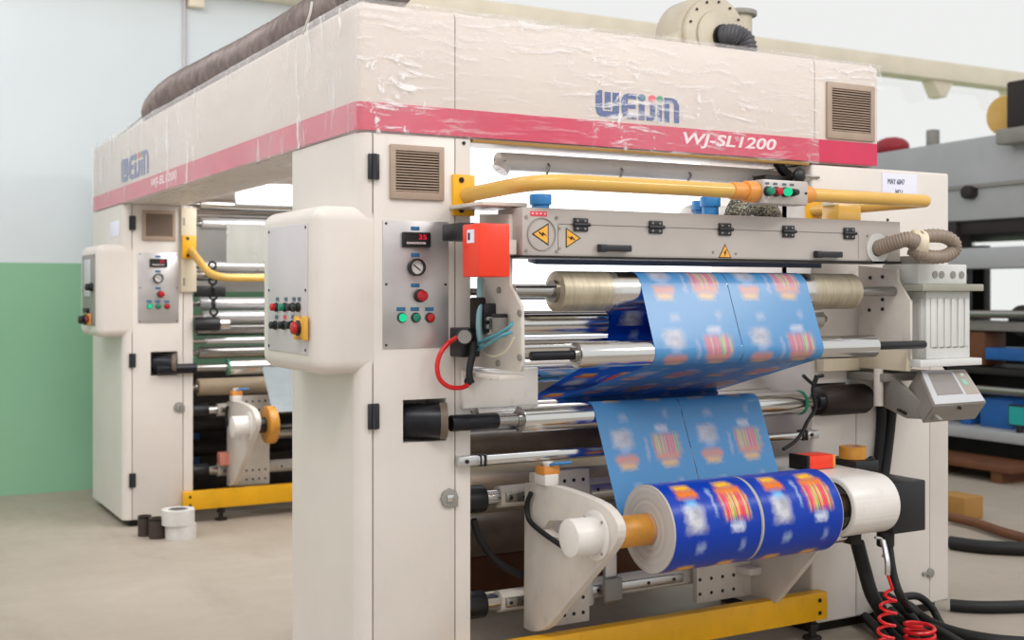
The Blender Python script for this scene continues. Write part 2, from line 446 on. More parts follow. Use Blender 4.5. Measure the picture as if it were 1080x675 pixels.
def cap(parent, p, nrm, r, mat, depth=.01, name='push_button', label=None):
    """a push button or lamp as one sub-part: dark bezel and coloured lens"""
    n = Vector(nrm).normalized(); p = Vector(p); mb = MB()
    mb.cyl(p, p + n * depth * .6, r * 1.25, n=20, bevel=r * .15); mb.mi = 1
    mb.cyl(p + n * depth * .5, p + n * depth * 1.5, r, n=20, bevel=r * .25)
    return mb.build(name, ['black', mat], parent, label)

def plate_y(mb, x0, x1, z0, z1, Y, t=.004, bevel=.001): return mb.box(x0, x1, Y - t, Y, z0, z1, bevel)

def hinge(parent, x, z, Y, w=.04, h=.075):
    mb = MB(); mb.box(x - w / 2, x - .004, Y - .012, Y, z - h / 2, z + h / 2, .003); mb.box(x + .004, x + w / 2, Y - .012, Y, z - h / 2, z + h / 2, .003)
    mb.cyl((x, Y - .012, z - h / 2), (x, Y - .012, z + h / 2), .008, n=12)
    return mb.build('hinge', 'hinge', parent)

def roller(label, Y, Z, R, x0, x1, rs, s0, s1, shell='chrome', shaft='steel', group=None, ring=None, ends='steel', kind='idler_roller'):
    t = thing(kind, label, 'roller', ((x0 + x1) / 2, Y, Z - R), group)
    mb = MB(); mb.cyl((x0, Y, Z), (x1, Y, Z), R, n=56, bevel=.003)
    mb.build('roller_shell', shell, t)
    MB().cyl((s0, Y, Z), (s1, Y, Z), rs, n=20, bevel=.002).build('shaft', shaft, t)
    for x, d in ((x0, -1), (x1, 1)):
        MB().ring((x + d * .006, Y, Z), (1, 0, 0), R * .55, rs, .016, 28).build('bearing_collar', ends, t)
    if ring:
        for x in ring: MB().ring((x, Y, Z), (1, 0, 0), R * 1.04, R * .9, .012, 48).build('green_end_ring', 'green', t)
    return t

# ------------------------------------------------------------------ the setting
structure(MB().box(-7, 17, -4, 9.53, -.1, 0), 'floor', 'floor')
wb = MB().box(-7, 17, 9.53, 9.75, 0, 6.2)
wb.cut(MB().box(4.8, 15.2, 9.4, 9.9, 2.75, 5.6)); wb.cut(MB().box(11.5, 13.8, 9.4, 9.9, 1.05, 2.35))
structure(wb, 'wall_back', 'wall')
for nm, (x0, x1, z0, z1, nv, nh) in {'window_1': (4.8, 15.2, 2.75, 5.6, 1, 0), 'window_2': (11.5, 13.8, 1.05, 2.35, 2, 0)}.items():
    fr = MB(); w = .05
    fr.box(x0, x0 + w, 9.56, 9.66, z0, z1); fr.box(x1 - w, x1, 9.56, 9.66, z0, z1); fr.box(x0, x1, 9.56, 9.66, z0, z0 + w); fr.box(x0, x1, 9.56, 9.66, z1 - w, z1)
    for k in range(1, nv): xx = x0 + (x1 - x0) * k / nv; fr.box(xx - .025, xx + .025, 9.58, 9.64, z0, z1)
    for k in range(1, nh + 1): zz = z0 + (z1 - z0) * k / (nh + 1); fr.box(x0, x1, 9.58, 9.64, zz - .02, zz + .02)
    f = structure(fr, nm, 'white')
    g = MB().box(x0, x1, 9.605, 9.612, z0, z1).build('pane', 'glass', f)
M['lawn'] = paint('pale_lawn', '#B9CFA0', .9, .1, 1)
structure(MB().box(-10, 60, 9.8, 70, -.3, -.2), 'ground', 'lawn')
structure(MB().box(-7, 17, 9.30, 9.53, 3.86, 4.06, .01), 'trim_1', 'wallgirder')
for k, px in enumerate((992, 1072)):
    b = at(px, 90, Y=9.4).x
    structure(MB().prism([(b - .16, 3.86), (b + .16, 3.86), (b + .05, 3.68), (b - .05, 3.68)], 'y', 9.36, 9.53, .004), 'trim_%d' % (k + 2), 'wallgirder')
cx = at(195, 40, Y=9.5).x
t = thing('wall_conduit', 'thin pinkish grey conduit running up the pale blue wall behind the grey roof hose', 'pipe', (cx, 9.5, 2.4))
MB().cyl((cx, 9.512, 1.9), (cx, 9.512, 6.0), .014, n=12).build('pipe', paint('conduit_paint', '#C9C2C6', .5), t)
MB().box(cx + .02, cx + .14, 9.44, 9.53, 3.74, 3.86, .006).build('wall_bracket', 'wallgirder', t)

# ------------------------------------------------------------------ machine cabinets
Y0, YF = 3.92, 7.86
XL, XR = 1.583, 2.03
REC = (at(425, 440, Y=Y0).x, at(470, 440, Y=Y0).x, at(430, 467, Y=Y0).z, at(430, 422, Y=Y0).z)

def left_cabinet(y0, depth, label, far):
    d = y0 - Y0; sh = Vector((0, d, 0))
    def q(px, py): return at(px, py, Y=Y0) + sh
    t = thing('machine_cabinet', label, 'cabinet', ((XL + XR) / 2, y0 + depth / 2, .0))
    r = .045
    arc = [(XL + r - r * math.cos(a), y0 + r - r * math.sin(a)) for a in [PI / 2 * k / 8 for k in range(9)]]
    b = MB().prism([(XL, y0 + depth)] + arc + [(XR, y0), (XR, y0 + depth)], 'z', .045, 2.06, .004, 1)
    b.cut(MB().box(REC[0], REC[1], y0 - .1, y0 + .17, REC[2], REC[3]))
    for x in (1.642, 1.965): b.cut(MB().box(x - .0022, x + .0022, y0 - .1, y0 + .02, .05, 2.2))
    b.build('cabinet_body', 'cream', t)
    MB().box(XL + .05, XR - .03, y0 + .04, y0 + depth - .03, 0, .046).build('plinth', 'dark', t)
    dr = MB().box(1.645, 1.962, y0 - .003, y0 + .01, .055, 2.052, .0015)
    dr.cut(MB().box(REC[0] - .002, REC[1] + .002, y0 - .1, y0 + .17, REC[2] - .002, REC[3] + .002))
    door = dr.build('door', 'cream', t)
    for py in (176, 439): hinge(door, 1.642, q(394, py).z, y0 - .002, .042, .09)
    if far: hinge(door, 1.642, .30, y0 - .002, .042, .09)
    a, c = q(410, 152), q(467, 212); vent(t, a.x, c.x, c.z, a.z, y0 - .003)
    # stainless control panel
    a, c = q(403, 232), q(472, 366)
    mb = plate_y(MB(), a.x, c.x, c.z, a.z, y0 - .003, .004); mb.mi = 1
    for x in (a.x + .012, c.x - .012):
        for z in (a.z - .012, (a.z + c.z) / 2, c.z + .012): mb.cyl((x, y0 - .006, z), (x, y0 - .0095, z), .0045, n=10)
    cp = mb.build('control_panel', ['steelplate', 'black'], t)
    yp = y0 - .007
    def lab(px, py, w=.034, h=.014, m='labelblue'):
        p = q(px, py); plate_y(MB(), p.x - w / 2, p.x + w / 2, p.z - h / 2, p.z + h / 2, yp, .0015, .0004).build('label_plate', m, cp)
    for px, py in ((437, 241), (437, 269), (437, 301), (422, 326), (436.5, 326), (452, 326)): lab(px, py)
    p = q(437.5, 253)
    dm = MB().box(p.x - .055, p.x + .055, yp - .014, yp, p.z - .027, p.z + .027, .004)
    dm.cut(MB().box(p.x - .048, p.x + .048, yp - .05, yp - .01, p.z - .02, p.z + .021))
    ds = dm.build('digital_display', 'black', cp)
    text('display_digits', '35', (p.x + .008, yp - .0105, p.z + .001), (1, 0, 0), .03, .017, 'lamp_red', cp)
    text('display_digits', '888888', (p.x - .04, yp - .0105, p.z - .016), (1, 0, 0), .075, .008, 'letter', cp)
    p = q(437, 282)
    MB().ring((p.x, yp - .012, p.z), (0, 1, 0), .031, .025, .024, 36).build('gauge_rim', 'black', cp)
    MB().cyl((p.x, yp, p.z), (p.x, yp - .012, p.z), .0255, n=32).build('gauge_dial', 'white', cp)
    MB().tube([(p.x - .012, yp - .0135, p.z + .009), (p.x + .014, yp - .0135, p.z - .01)], .0018, 6).build('gauge_needle', 'black', cp)
    p = q(441.5, 312); cap(cp, (p.x, yp, p.z), (0, -1, 0), .019, 'btnred', .026, 'stop_button', 'red mushroom stop button')
    for px, m in ((423, 'lamp_green'), (437.5, 'btngreen'), (452.5, 'btnred')):
        p = q(px, 335); cap(cp, (p.x, yp, p.z), (0, -1, 0), .015, m, .01, 'indicator_lamp')
    # rounded operator box on the side of the cabinet
    bx = 1.428; z0, z1 = 1.212, 1.80; yb = y0 + .60
    bb = MB().box(bx, 1.76, y0 - .001, yb, z0, z1, .052, 6)
    ob = bb.build('operator_box', 'cream', t)
    ya, yc = y0 + .065, y0 + .50
    mb = MB().box(bx - .004, bx, ya, yc, z0 + .07, z1 - .06, .001); mb.mi = 1
    for y in (ya + .015, yc - .015):
        for z in (z0 + .085, (z0 + z1) / 2, z1 - .075): mb.cyl((bx - .003, y, z), (bx - .0065, y, z), .005, n=10)
    op = mb.build('operator_panel', [paint('panel_grey', '#CBC5C8', .4, .03, 4) if not far else 'midgrey', 'black'], t)
    xp = bx - .005
    def s(px, py): v = at(px, py, X=xp); return Vector((xp, v.y + d, v.z))
    if not far:
        for px, py, m in ((292.5, 324, 'btnred'), (301.5, 324, 'btngreen'), (310, 324, 'black'), (315.5, 324, 'black'), (291.5, 343, 'black'), (300.5, 343, 'black'), (309, 343, 'black')):
            cap(op, s(px, py), (-1, 0, 0), .0135, m, .018)
            v = s(px, py - 8.5); MB().box(xp - .001, xp + .001, v.y - .016, v.y + .016, v.z - .007, v.z + .007).build('label_plate', 'stickred' if (px, py) == (300.5, 343) else 'labelgrey', op)
        v = s(320, 346)
        MB().prism([(v.y + sy * .055, v.z + sz * .042) for sy, sz in ((-1, -1), (-.55, -1), (-.3, -.7), (.3, -.7), (.55, -1), (1, -1), (1, 1), (.55, 1), (.3, .7), (-.3, .7), (-.55, 1), (-1, 1))], 'x', xp - .018, xp, .005).build('stop_guard', 'chuckyellow', op)
        cap(op, v + Vector((-.014, 0, 0)), (-1, 0, 0), .022, 'btnred', .02, 'emergency_stop')
    else:
        v = Vector((xp, y0 + .30, 0))
        MB().box(xp - .003, xp + .001, y0 + .2, y0 + .42, 1.47, 1.71, .002).build('display_screen', 'consoleface', op)
        cap(op, (xp, y0 + .13, 1.53), (-1, 0, 0), .022, 'black', .03, 'selector_knob')
        MB().box(xp - .02, xp, y0 + .24, y0 + .38, 1.365, 1.395, .004).build('selector_switch', 'black', op)
        MB().box(xp - .012, xp, y0 + .16, y0 + .34, 1.285, 1.36, .006).build('stop_guard', 'orange', op)
        cap(op, (xp - .01, y0 + .27, 1.32), (-1, 0, 0), .026, 'black', .035, 'emergency_stop')
        cap(op, (xp - .01, y0 + .20, 1.325), (-1, 0, 0), .018, 'btnred', .012, 'push_button')
        MB().box(XL - .003, XL, y0 + .10, y0 + .38, 1.86, 1.96, .001).build('label_plate', 'paper', t)
    if far:
        mb = MB(); mb.box(1.945, 2.045, y0 - .03, y0, 1.50, 2.045, .004); mb.mi = 1
        for z in (1.54, 1.75, 1.93): mb.box(1.957, 1.969, y0 - .0315, y0 - .029, z, z + .05)
        mb.build('edge_plate', ['cream2', 'midgrey'], t)
    # square key lock and small fixings
    p = q(473, 525)
    mb = MB(); mb.cyl((p.x, y0, p.z), (p.x, y0 - .014, p.z), .036, n=8, bevel=.003); mb.box(p.x + .008, p.x + .034, y0 - .012, y0, p.z - .034, p.z - .004, .002); mb.mi = 1
    mb.box(p.x - .013, p.x + .013, y0 - .019, y0 - .012, p.z - .013, p.z + .013, .002)
    mb.build('door_lock', ['midgrey', 'chrome'], t)
    for px, py in ((489, 151),):
        p = q(px, py); MB().cyl((p.x, y0 + .002, p.z), (p.x, y0 - .003, p.z), .007, n=12).build('bolt', 'black', t)
    # bearing in the pocket of the door
    zc = (REC[2] + REC[3]) / 2 - .003
    MB().cyl((REC[0] + .03, y0 + .06, zc), (REC[1] - .012, y0 - .02, zc), .062, n=30, bevel=.006).build('bearing_block', 'blackshaft', t)
    MB().ring((REC[1] - .018, y0 - .012, zc), (1, -.35, 0), .066, .03, .026, 30).build('bearing_rim', 'brownrub', t)
    return t
left_cabinet(Y0, .686, 'nearest cream machine cabinet with steel control panel, square lock and rounded side operator box', False)
left_cabinet(YF, 1.02, 'distant cream machine cabinet standing near the green wall with dark brown tubes at its foot', True)

def right_cabinet(y0, depth, x1, label, near):
    t = thing('machine_cabinet', label, 'cabinet', ((3.70 + x1) / 2, y0 + depth / 2, 0))
    b = MB().box(3.70, x1, y0, y0 + depth, .05, 2.056, .012, 3)
    if near:
        b.cut(MB().box(3.715, 3.90, y0 - .1, y0 + .2, .96, 1.10))
        for x in (3.96, 4.43): b.cut(MB().box(x - .002, x + .002, y0 - .1, y0 + .02, .055, .98 if x < 4 else 1.3))
    b.build('cabinet_body', 'cream', t)
    MB().box(3.74, x1 - .04, y0 + .05, y0 + depth - .03, 0, .051).build('plinth', 'dark', t)
    if near:
        MB().box(3.966, 4.426, y0 - .003, y0 + .01, .06, .97, .0015).build('door', 'cream', t)
        p = at(980, 604, Y=y0)
        mb = MB(); mb.cyl((p.x, y0, p.z), (p.x, y0 - .014, p.z), .022, n=16, bevel=.003); mb.box(p.x - .05, p.x, y0 - .012, y0, p.z - .008, p.z + .008, .002)
        mb.build('door_latch', 'midgrey', t)
        MB().cyl((3.70, y0 - .03, 1.027), (3.99, y0 - .03, 1.027), .066, n=32, bevel=.02).build('bearing_block', paint('bearing_brown', '#2E2320', .5, .15, 10, metal=.3), t)
        for px, py in ((918, 238), (936, 232)):
            p = at(px, py, Y=y0); MB().cyl((p.x, y0 + .002, p.z), (p.x, y0 - .003, p.z), .007, n=12).build('bolt', 'black', t)
        MB().box(3.70, 3.97, y0 + .16, y0 + .19, 1.35, 2.0).build('side_plate', 'cream2', t)
    return t
right_cabinet(Y0, .70, 4.56, 'wide cream machine cabinet behind the black motor, with a paper notice at its top', True)

# ------------------------------------------------------------------ the hood over the machine
HX0, HX1, HZ0, HZ1, HY1 = XL, 4.109, 2.062, 2.52, 8.88
hood = thing('machine_hood', 'long beige hood with crimson stripe resting on the cream cabinets', 'machine hood', ((HX0 + HX1) / 2, (Y0 + HY1) / 2, HZ0))
b = MB().box(HX0, HX1, Y0, HY1, HZ0, HZ1, .03, 4, lambda e: True)
b.cut(MB().box(1.965, 3.72, 4.17, 8.45, 1.9, 2.47))
for x in (1.965, 3.715): b.cut(MB().box(x - .0022, x + .0022, Y0 - .1, Y0 + .012, HZ0 - .1, HZ1 + .1))
b.cut(MB().box(HX0 - .1, HX0 + .012, 7.398, 7.402, HZ0 - .1, HZ1 + .1))
b.build('hood_shell', 'hood', hood)
sz0, sz1 = 2.068, 2.166
r = .034
arc = [(HX0 - .003 + r - r * math.cos(a), Y0 - .003 + r - r * math.sin(a)) for a in [PI / 2 * k / 8 for k in range(9)]]
outl = [(HX0 - .003, HY1 - .03)] + arc + [(HX1 - .02, Y0 - .003)]
inn = [(HX1 - .02, Y0 + .02), (HX0 + .06, Y0 + .02), (HX0 + .02, Y0 + .06), (HX0 + .02, HY1 - .03)]
MB().prism(outl + inn, 'z', sz0, sz1).build('stripe', 'crimson', hood)
MB().box(2.04, 3.69, Y0 + .004, Y0 + .03, HZ0 - .012, HZ0 + .002, .002).build('bottom_lip', paint('ochre_edge_strip', '#A9803C', .5), hood)
a, c = at(871, 86, Y=Y0), at(921, 150, Y=Y0); vent(hood, a.x, c.x, c.z, a.z, Y0, 17)
# lettering
def logo(parent, O, X, w, h, n):
    X = Vector(X); N = Vector(n); U = Vector((0, 0, 1))
    def piece(polys, m, nm='logo_letter'):
        mb = MB()
        for pts in polys:
            vs0 = [mb.bm.verts.new(O + X * (px / 6.6 * w) + U * (pz / 2.1 * h) + N * .0016) for px, pz in pts]
            vs1 = [mb.bm.verts.new(O + X * (px / 6.6 * w) + U * (pz / 2.1 * h)) for px, pz in pts]
            mb.bm.faces.new(vs0); k = len(pts)
            for i in range(k): mb.bm.faces.new((vs0[i], vs1[i], vs1[(i + 1) % k], vs0[(i + 1) % k]))
        bmesh.ops.recalc_face_normals(mb.bm, faces=mb.bm.faces)
        mb.build(nm, m, parent)
    R = lambda x0, x1, z0, z1: [(x0, z0), (x1, z0), (x1, z1), (x0, z1)]
    def circ(cx, cz, r): return [(cx + r * math.cos(2 * PI * k / 20), cz + r * math.sin(2 * PI * k / 20)) for k in range(20)]
    piece([[(.0, .7), (.1, .25), (.35, 0), (.55, 0), (.55, .5), (.5, .7), (.5, 2.1), (.25, 2.1), (0, 1.8)], R(.7, 1.15, .62, 2.0), R(1.3, 1.8, .5, 2.0), R(.55, 1.6, 0, .48), [(1.6, 0), (1.75, .2), (1.8, .5), (1.6, .5)]], 'blueink')
    piece([[(2.0, .6), (2.15, .15), (2.5, 0), (2.5, .45), (2.45, .9), (2.45, 1.3), (2.5, 1.6), (2.5, 2.05), (2.15, 1.9), (2.0, 1.5)], R(2.5, 3.15, 0, .42), R(2.45, 3.1, .85, 1.22), R(2.5, 3.15, 1.62, 2.05)], 'blueink')
    piece([R(3.35, 3.8, 0, 1.35)], 'blueink'); piece([circ(3.58, 1.8, .3)], 'labelblue', 'logo_dot')
    piece([R(4.25, 4.65, .3, 1.35), [(3.95, 0), (4.45, 0), (4.65, .3), (4.25, .4), (3.95, .4)]], 'blueink'); piece([circ(4.42, 1.8, .3)], 'stickred', 'logo_dot')
    piece([R(4.85, 5.2, 0, 1.35)], 'blueink'); piece([circ(5.03, 1.8, .28)], 'green', 'logo_dot')
    piece([R(5.4, 5.8, 0, 1.6), [(5.4, 1.6), (5.8, 1.6), (6.1, 1.6), (6.2, 1.45), (6.6, 1.45), (6.4, 1.85), (6.1, 2.0), (5.4, 2.0)], R(6.2, 6.6, 0, 1.45)], 'blueink')
a, c = at(628, 122.5, Y=Y0), at(716, 128, Y=Y0)
logo(hood, Vector((a.x, Y0 - .0005, a.z)), (1, 0, 0), c.x - a.x, at(628, 94.5, Y=Y0).z - a.z, (0, -1, 0))
a, c = at(720, 160, Y=Y0), at(818, 168, Y=Y0)
text('model_lettering', 'WJ-SL1200', (a.x, Y0 - .0035, 2.088), (1, 0, 0), c.x - a.x, .062, 'letter', hood, shear=.2)
ya, yc = at(128, 190, X=HX0).y, at(157, 180, X=HX0).y
logo(hood, Vector((HX0 - .0005, ya, 2.19)), (0, -1, 0), ya - yc, .15, (-1, 0, 0))
ya, yc = at(160, 190, X=HX0).y, at(187, 180, X=HX0).y
text('model_lettering', 'WJ-SL1200', (HX0 - .0035, ya, 2.088), (0, -1, 0), ya - yc, .062, 'letter', hood, shear=.2)

# stretch film wrapped round the hood: real folds, a few millimetres off the paint
mb = MB()
prof = []
def wrap_uv(s, z):
    """s runs along the left side (from the far end) and then along the front"""
    LS = HY1 - Y0
    n = noise.fractal(Vector((s * 2.2, z * 6, 3.1)), .8, 2, 5)
    off = .007 + .010 * abs(n)
    if s < LS: return Vector((HX0 - off, HY1 - s, z)), s
    return Vector((HX0 + (s - LS), Y0 - off, z)), s
LS = HY1 - Y0; LF = 3.735 - HX0
NS = [LS * k / 150 for k in range(150)] + [LS + .012 + (LF - .012) * k / 130 for k in range(131)]
NZ = 26
grid = []
for s in NS:
    col = []
    for k in range(NZ + 3):
        if k <= NZ:
            z = HZ0 - .004 + (HZ1 + .012 - HZ0) * k / NZ
            p, _ = wrap_uv(s, z)
            if s > LS and s > LS + LF - .08: p.y += .004
        else:
            p, _ = wrap_uv(s, HZ1 + .010); dd = .05 * (k - NZ)
            p = p + (Vector((dd, 0, 0)) if s < LS else Vector((0, dd, 0))); p.z = HZ1 + .006 + .004 * noise.noise(Vector((s * 5, k, 1)))
            if s >= LS and s < LS + .1: p.x = max(p.x, HX0 + dd * .5)
        col.append(mb.bm.verts.new(p))
    grid.append(col)
for a, c in zip(grid, grid[1:]):
    for k in range(NZ + 2): mb.bm.faces.new((a[k], a[k + 1], c[k + 1], c[k]))
# band over the top of the bare right end
g2 = []
for i in range(30):
    x = 3.735 + (HX1 + .006 - 3.735) * i / 29; col = []
    for k in range(7):
        z = 2.42 + .102 * k / 6 + .012 * (noise.noise(Vector((x * 6, 0, 7))) if k == 0 else 0)
        col.append(mb.bm.verts.new((x, Y0 - .006 - .006 * abs(noise.noise(Vector((x * 9, z * 20, 2)))), z)))
    col.append(mb.bm.verts.new((x, Y0 + .1, HZ1 + .006))); g2.append(col)
for a, c in zip(g2, g2[1:]):
    for k in range(7): mb.bm.faces.new((a[k], a[k + 1], c[k + 1], c[k]))
# loose film under the side beam
g3 = []
for i in range(80):
    y = 4.66 + 3.9 * i / 79
    g3.append([mb.bm.verts.new((HX0 + .39 * k / 12, y, HZ0 - .006 - .022 * abs(noise.noise(Vector((k * .35, y * 3.2, 5)))) * math.sin(PI * k / 12))) for k in range(13)])
for a, c in zip(g3, g3[1:]):
    for k in range(12): mb.bm.faces.new((a[k], a[k + 1], c[k + 1], c[k]))
wrap = mb.build('plastic_wrap', 'wrap', None, angle=180)
tag(wrap, 'clear crinkled stretch film wrapped around the beige hood and its crimson stripe', 'plastic film')

# ------------------------------------------------------------------ on top of the hood
pts = [(1.80, 7.75, 2.60), (1.81, 7.35, 2.66), (1.83, 6.8, 2.665), (1.86, 6.2, 2.665), (1.88, 5.5, 2.665), (1.89, 5.0, 2.68), (1.93, 4.6, 2.76), (1.98, 4.35, 2.92), (2.0, 4.2, 3.2)]
mb = MB(); cnt = [0]
mb.tube(pts, .14, 28, 56, rf=lambda i, n: .138 + .010 * (i % 3 == 0) + .005 * noise.noise(Vector((i * .35, 0, 0))) - (.05 * max(0, 1 - i / 22) ** 2))
tag(mb.build('flexible_hose', 'ductfab', None, angle=25), 'thick grey corrugated exhaust hose lying along the hood top', 'hose')
a, c = at(190, 84, X=1.80), at(159, 124, X=1.60)
tag(MB().tube([(1.74, 7.70, 2.66), (1.70, 8.1, 2.60), (1.66, 8.5, 2.545), (1.65, 8.6, 2.527)], .006, 8, 4).build('guy_wire', 'midgrey'), 'thin grey wire running down from the hose end to the hood', 'wire')
bl = thing('blower', 'round cream centrifugal blower standing on the right end of the hood', 'blower', (3.75, 4.62, HZ1))
bc = Vector((at(751, 41, Y=4.45).x, 4.45, 2.695))
mb = MB(); out = []
for k in range(56):
    a = 2 * PI * k / 56; rr = .186 + .055 * (k / 56)
    z = max(HZ1 + .004, bc.z + rr * math.sin(a)); out.append((bc.x - rr * math.cos(a), z))
mb.prism(out, 'y', bc.y, bc.y + .20, .01); mb.build('scroll_case', 'blower', bl)
mb = MB(); mb.prism([(bc.x + .176 * math.cos(2 * PI * k / 48), max(HZ1 + .004, bc.z + .176 * math.sin(2 * PI * k / 48))) for k in range(48)], 'y', bc.y - .03, bc.y, .006); mb.mi = 1
for k in range(7):
    a = PI * (k + .3) / 7; mb.cyl((bc.x + .158 * math.cos(a), bc.y - .036, bc.z + .158 * math.sin(a)), (bc.x + .158 * math.cos(a), bc.y - .028, bc.z + .158 * math.sin(a)), .006, n=10)
mb.build('inlet_flange', ['blower', 'dark'], bl)
mb = MB(); mb.prism([(bc.x + .115 * math.cos(2 * PI * k / 48), max(HZ1 + .004, bc.z + .115 * math.sin(2 * PI * k / 48))) for k in range(48)], 'y', bc.y - .045, bc.y - .03, .005); mb.build('inlet_ring', 'blower', bl)
px_ = at(778, 20, Y=4.72).x
MB().cyl((px_, 4.72, HZ1 + .002), (px_, 4.72, 2.90), .072, n=36).build('outlet_pipe', 'blower', bl)
MB().cyl((px_, 4.72, 2.885), (px_, 4.72, 2.91), .096, n=36, bevel=.005).build('pipe_flange', 'midgrey', bl)
MB().cyl((bc.x + .03, bc.y - .045, bc.z - .01), (bc.x + .03, bc.y - .055, bc.z - .01), .062, n=30).build('inlet_spigot', 'dark', bl)
hs = Vector((bc.x + .03, bc.y - .056, bc.z - .01))
tag(MB().tube([hs, hs + Vector((.008, -.03, .002)), hs + Vector((.028, -.06, -.008)), hs + Vector((.05, -.075, -.03)), hs + Vector((.06, -.08, -.08))], .06, 24, 10, rf=lambda i, n: .05 + .006 * (i % 3 == 0)).build('flexible_hose', paint('dark_hose', '#4B4A4E', .45, .15, 15), None, angle=25), 'short dark ribbed hose plugged into the face of the blower', 'hose')

# ------------------------------------------------------------------ inspection lights
def inspection_light(label, x0, x1, y, z0, z1, tilt, hous):
    t = thing('inspection_light', label, 'light', ((x0 + x1) / 2, y, z0))
    MB().prism([(y, z0), (y + tilt, z1), (y + tilt + .03, z1), (y + .03, z0)], 'x', x0, x1).build('diffuser', 'tube', t)
    MB().prism([(y + .031, z0 - .01), (y + tilt + .031, z1 + .01), (y + tilt + .05, z1 + .01), (y + .05, z0 - .01)], 'x', x0 - .01, x1 + .01).build('backing_sheet', 'lightgrey', t)
    if hous:
        hx0, hx1, hy, hz = hous
        MB().tube([(hx0, hy, hz - .03), (hx0 + .03, hy, hz), (hx0 + .1, hy, hz + .006), (hx1 - .1, hy, hz + .006), (hx1, hy, hz)], .036, 20, 3).build('lamp_housing', 'white', t)
        for k in range(4):
            x = hx0 + .2 + (hx1 - hx0 - .35) * k / 3
            MB().tube([(x, hy - .02, hz + .01), (x, hy - .044, hz - .01), (x, hy - .02, hz - .045), (x + .012, hy - .03, hz - .05)], .005, 8, 4).build('hanger_clip', 'steel', t)
    return t
hl = at(527, 166, Y=4.12)
inspection_light('bright white light panel glowing behind the near yellow handrail under the hood', 2.04, 3.78, 4.70, 1.30, 2.32, .03, (hl.x, 3.66, 4.12, 2.005))
inspection_light('white light strip high in the distant roller frame under the hood', 2.36, 3.66, 7.95, 2.10, 2.24, .08, None)


# ------------------------------------------------------------------ rollers of the near frame
NG = 'rollers of the near frame'
DZ1_ = 1.66
YU, ZU, RU = 3.68, 1.502, .073
YLo, ZLo, RLo = 3.56, 1.279, .046
Y5, Z5, R5 = 3.868, 1.028, .050
Y3, Z3, R3 = 3.862, 1.384, .046
Y4, Z4, R4 = 3.86, 1.292, .033
Y6, Z6, R6 = 4.15, 1.022, .045
SPX0, SPX1 = 2.075, 3.94      # side plates
roller('large worn nickel roller just under the grey trunking, blue film over its right half', YU, ZU, RU, 2.244, 3.69, .020, SPX0, SPX1 + .02, 'wornroller', 'steel', NG)
roller('slim bright chrome roller on a black shaft where the blue film turns under', YLo, ZLo, RLo, 2.256, 3.69, .017, SPX0, SPX1 + .05, 'chrome', 'blackshaft', NG)
roller('chrome roller glimpsed between the two front rollers, pale blue film against it', Y3, Z3, R3, SPX0 + .03, 3.68, .016, SPX0 - .01, 3.72, 'chrome', 'steel', NG)
roller('thin chrome roller directly behind the slim front roller on the black shaft', Y4 + .01, Z4, R4, 2.14, 3.68, .014, SPX0 - .01, 3.72, 'chrome', 'steel', NG)
sl = at(475, 445, Y=Y5).x; sm = at(524, 444, Y=Y5).x
t5 = roller('long chrome roller on thick black shaft ends, feeding film down to the reels', Y5, Z5, R5, 2.205, 3.585, .022, sl, 3.95, 'chrome', 'steel', NG, ring=(3.578,))
MB().cyl((sl, Y5, Z5), (sm, Y5, Z5), .030, n=28, bevel=.004).build('shaft_sleeve', 'blackshaft', t5)
MB().cyl((at(860, 428, Y=Y5).x, Y5, Z5), (3.95, Y5, Z5), .034, n=28, bevel=.004).build('shaft_sleeve', 'blackshaft', t5)
roller('dim chrome roller low behind the film, half hidden above the black shafted roller', Y6, Z6, R6, 2.16, 3.66, .016, 2.03, 3.70, 'chrome', 'steel', NG)
z7 = at(600, 404, Y=4.25).z
roller('bright chrome roller showing right of the beige bracket plate, behind the film', 4.33, z7 + .05, .048, 2.10, 3.66, .016, 2.03, 3.70, 'chrome', 'steel', NG)
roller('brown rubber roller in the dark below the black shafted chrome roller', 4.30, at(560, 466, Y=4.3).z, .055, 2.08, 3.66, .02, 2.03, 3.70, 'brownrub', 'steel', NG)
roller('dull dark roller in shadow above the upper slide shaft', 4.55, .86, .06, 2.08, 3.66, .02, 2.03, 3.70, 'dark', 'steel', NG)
roller('thin pale roller just behind the large nickel roller at its left end', 3.93, 1.50, .03, 2.10, 3.68, .014, 2.03, 3.72, 'aluminium', 'steel', NG)
for i, (y, z, r, sh, lab) in enumerate(((4.6, .45, .09, 'brownrub', 'brown rubber roller deep in the machine behind the left reel arm'), (4.75, .62, .06, 'beigeroll', 'beige rubber roller deep behind the left reel arm'))):
    roller(lab, y, z, r, 2.08, 3.66, .02, 2.03, 3.70, sh, 'steel', NG)
v0, v1 = at(562, 279, Y=3.86), at(562, 273, Y=3.86)
t = thing('cutter_bar', 'dark navy flat bar running just under the grey trunking, above the nickel roller', 'bar', (2.9, 3.86, v0.z))
MB().prism([(3.84, v0.z), (3.90, v0.z + .01), (3.90, v1.z + .012), (3.84, v1.z)], 'x', v0.x, 3.68, .002).build('bar', paint('navy_bar', '#34405A', .4), t)
for x in (v0.x + .03, 3.62): MB().box(x, x + .03, 3.86, 3.90, v1.z, DZ1_ - .01, .003).build('hanger', 'steel', t)
t = thing('inner_frame', 'inner cross beams with an added sheet darkening the machine behind the near rollers', 'machine frame', (2.87, 5.25, 0))
MB().box(2.03, 3.75, 5.25, 5.29, .05, 1.55).build('backdrop_sheet', paint('inner_brown', '#8B8177', .6, .2, 3), t)  # sheet added to keep the interior dark and hide what lies beyond
MB().box(2.03, 3.75, 4.9, 5.25, .48, .64, .004).build('cross_beam', 'cream2', t)
MB().box(2.03, 3.75, 5.12, 5.25, .05, .22, .004).build('cross_beam', 'bgbrown', t)

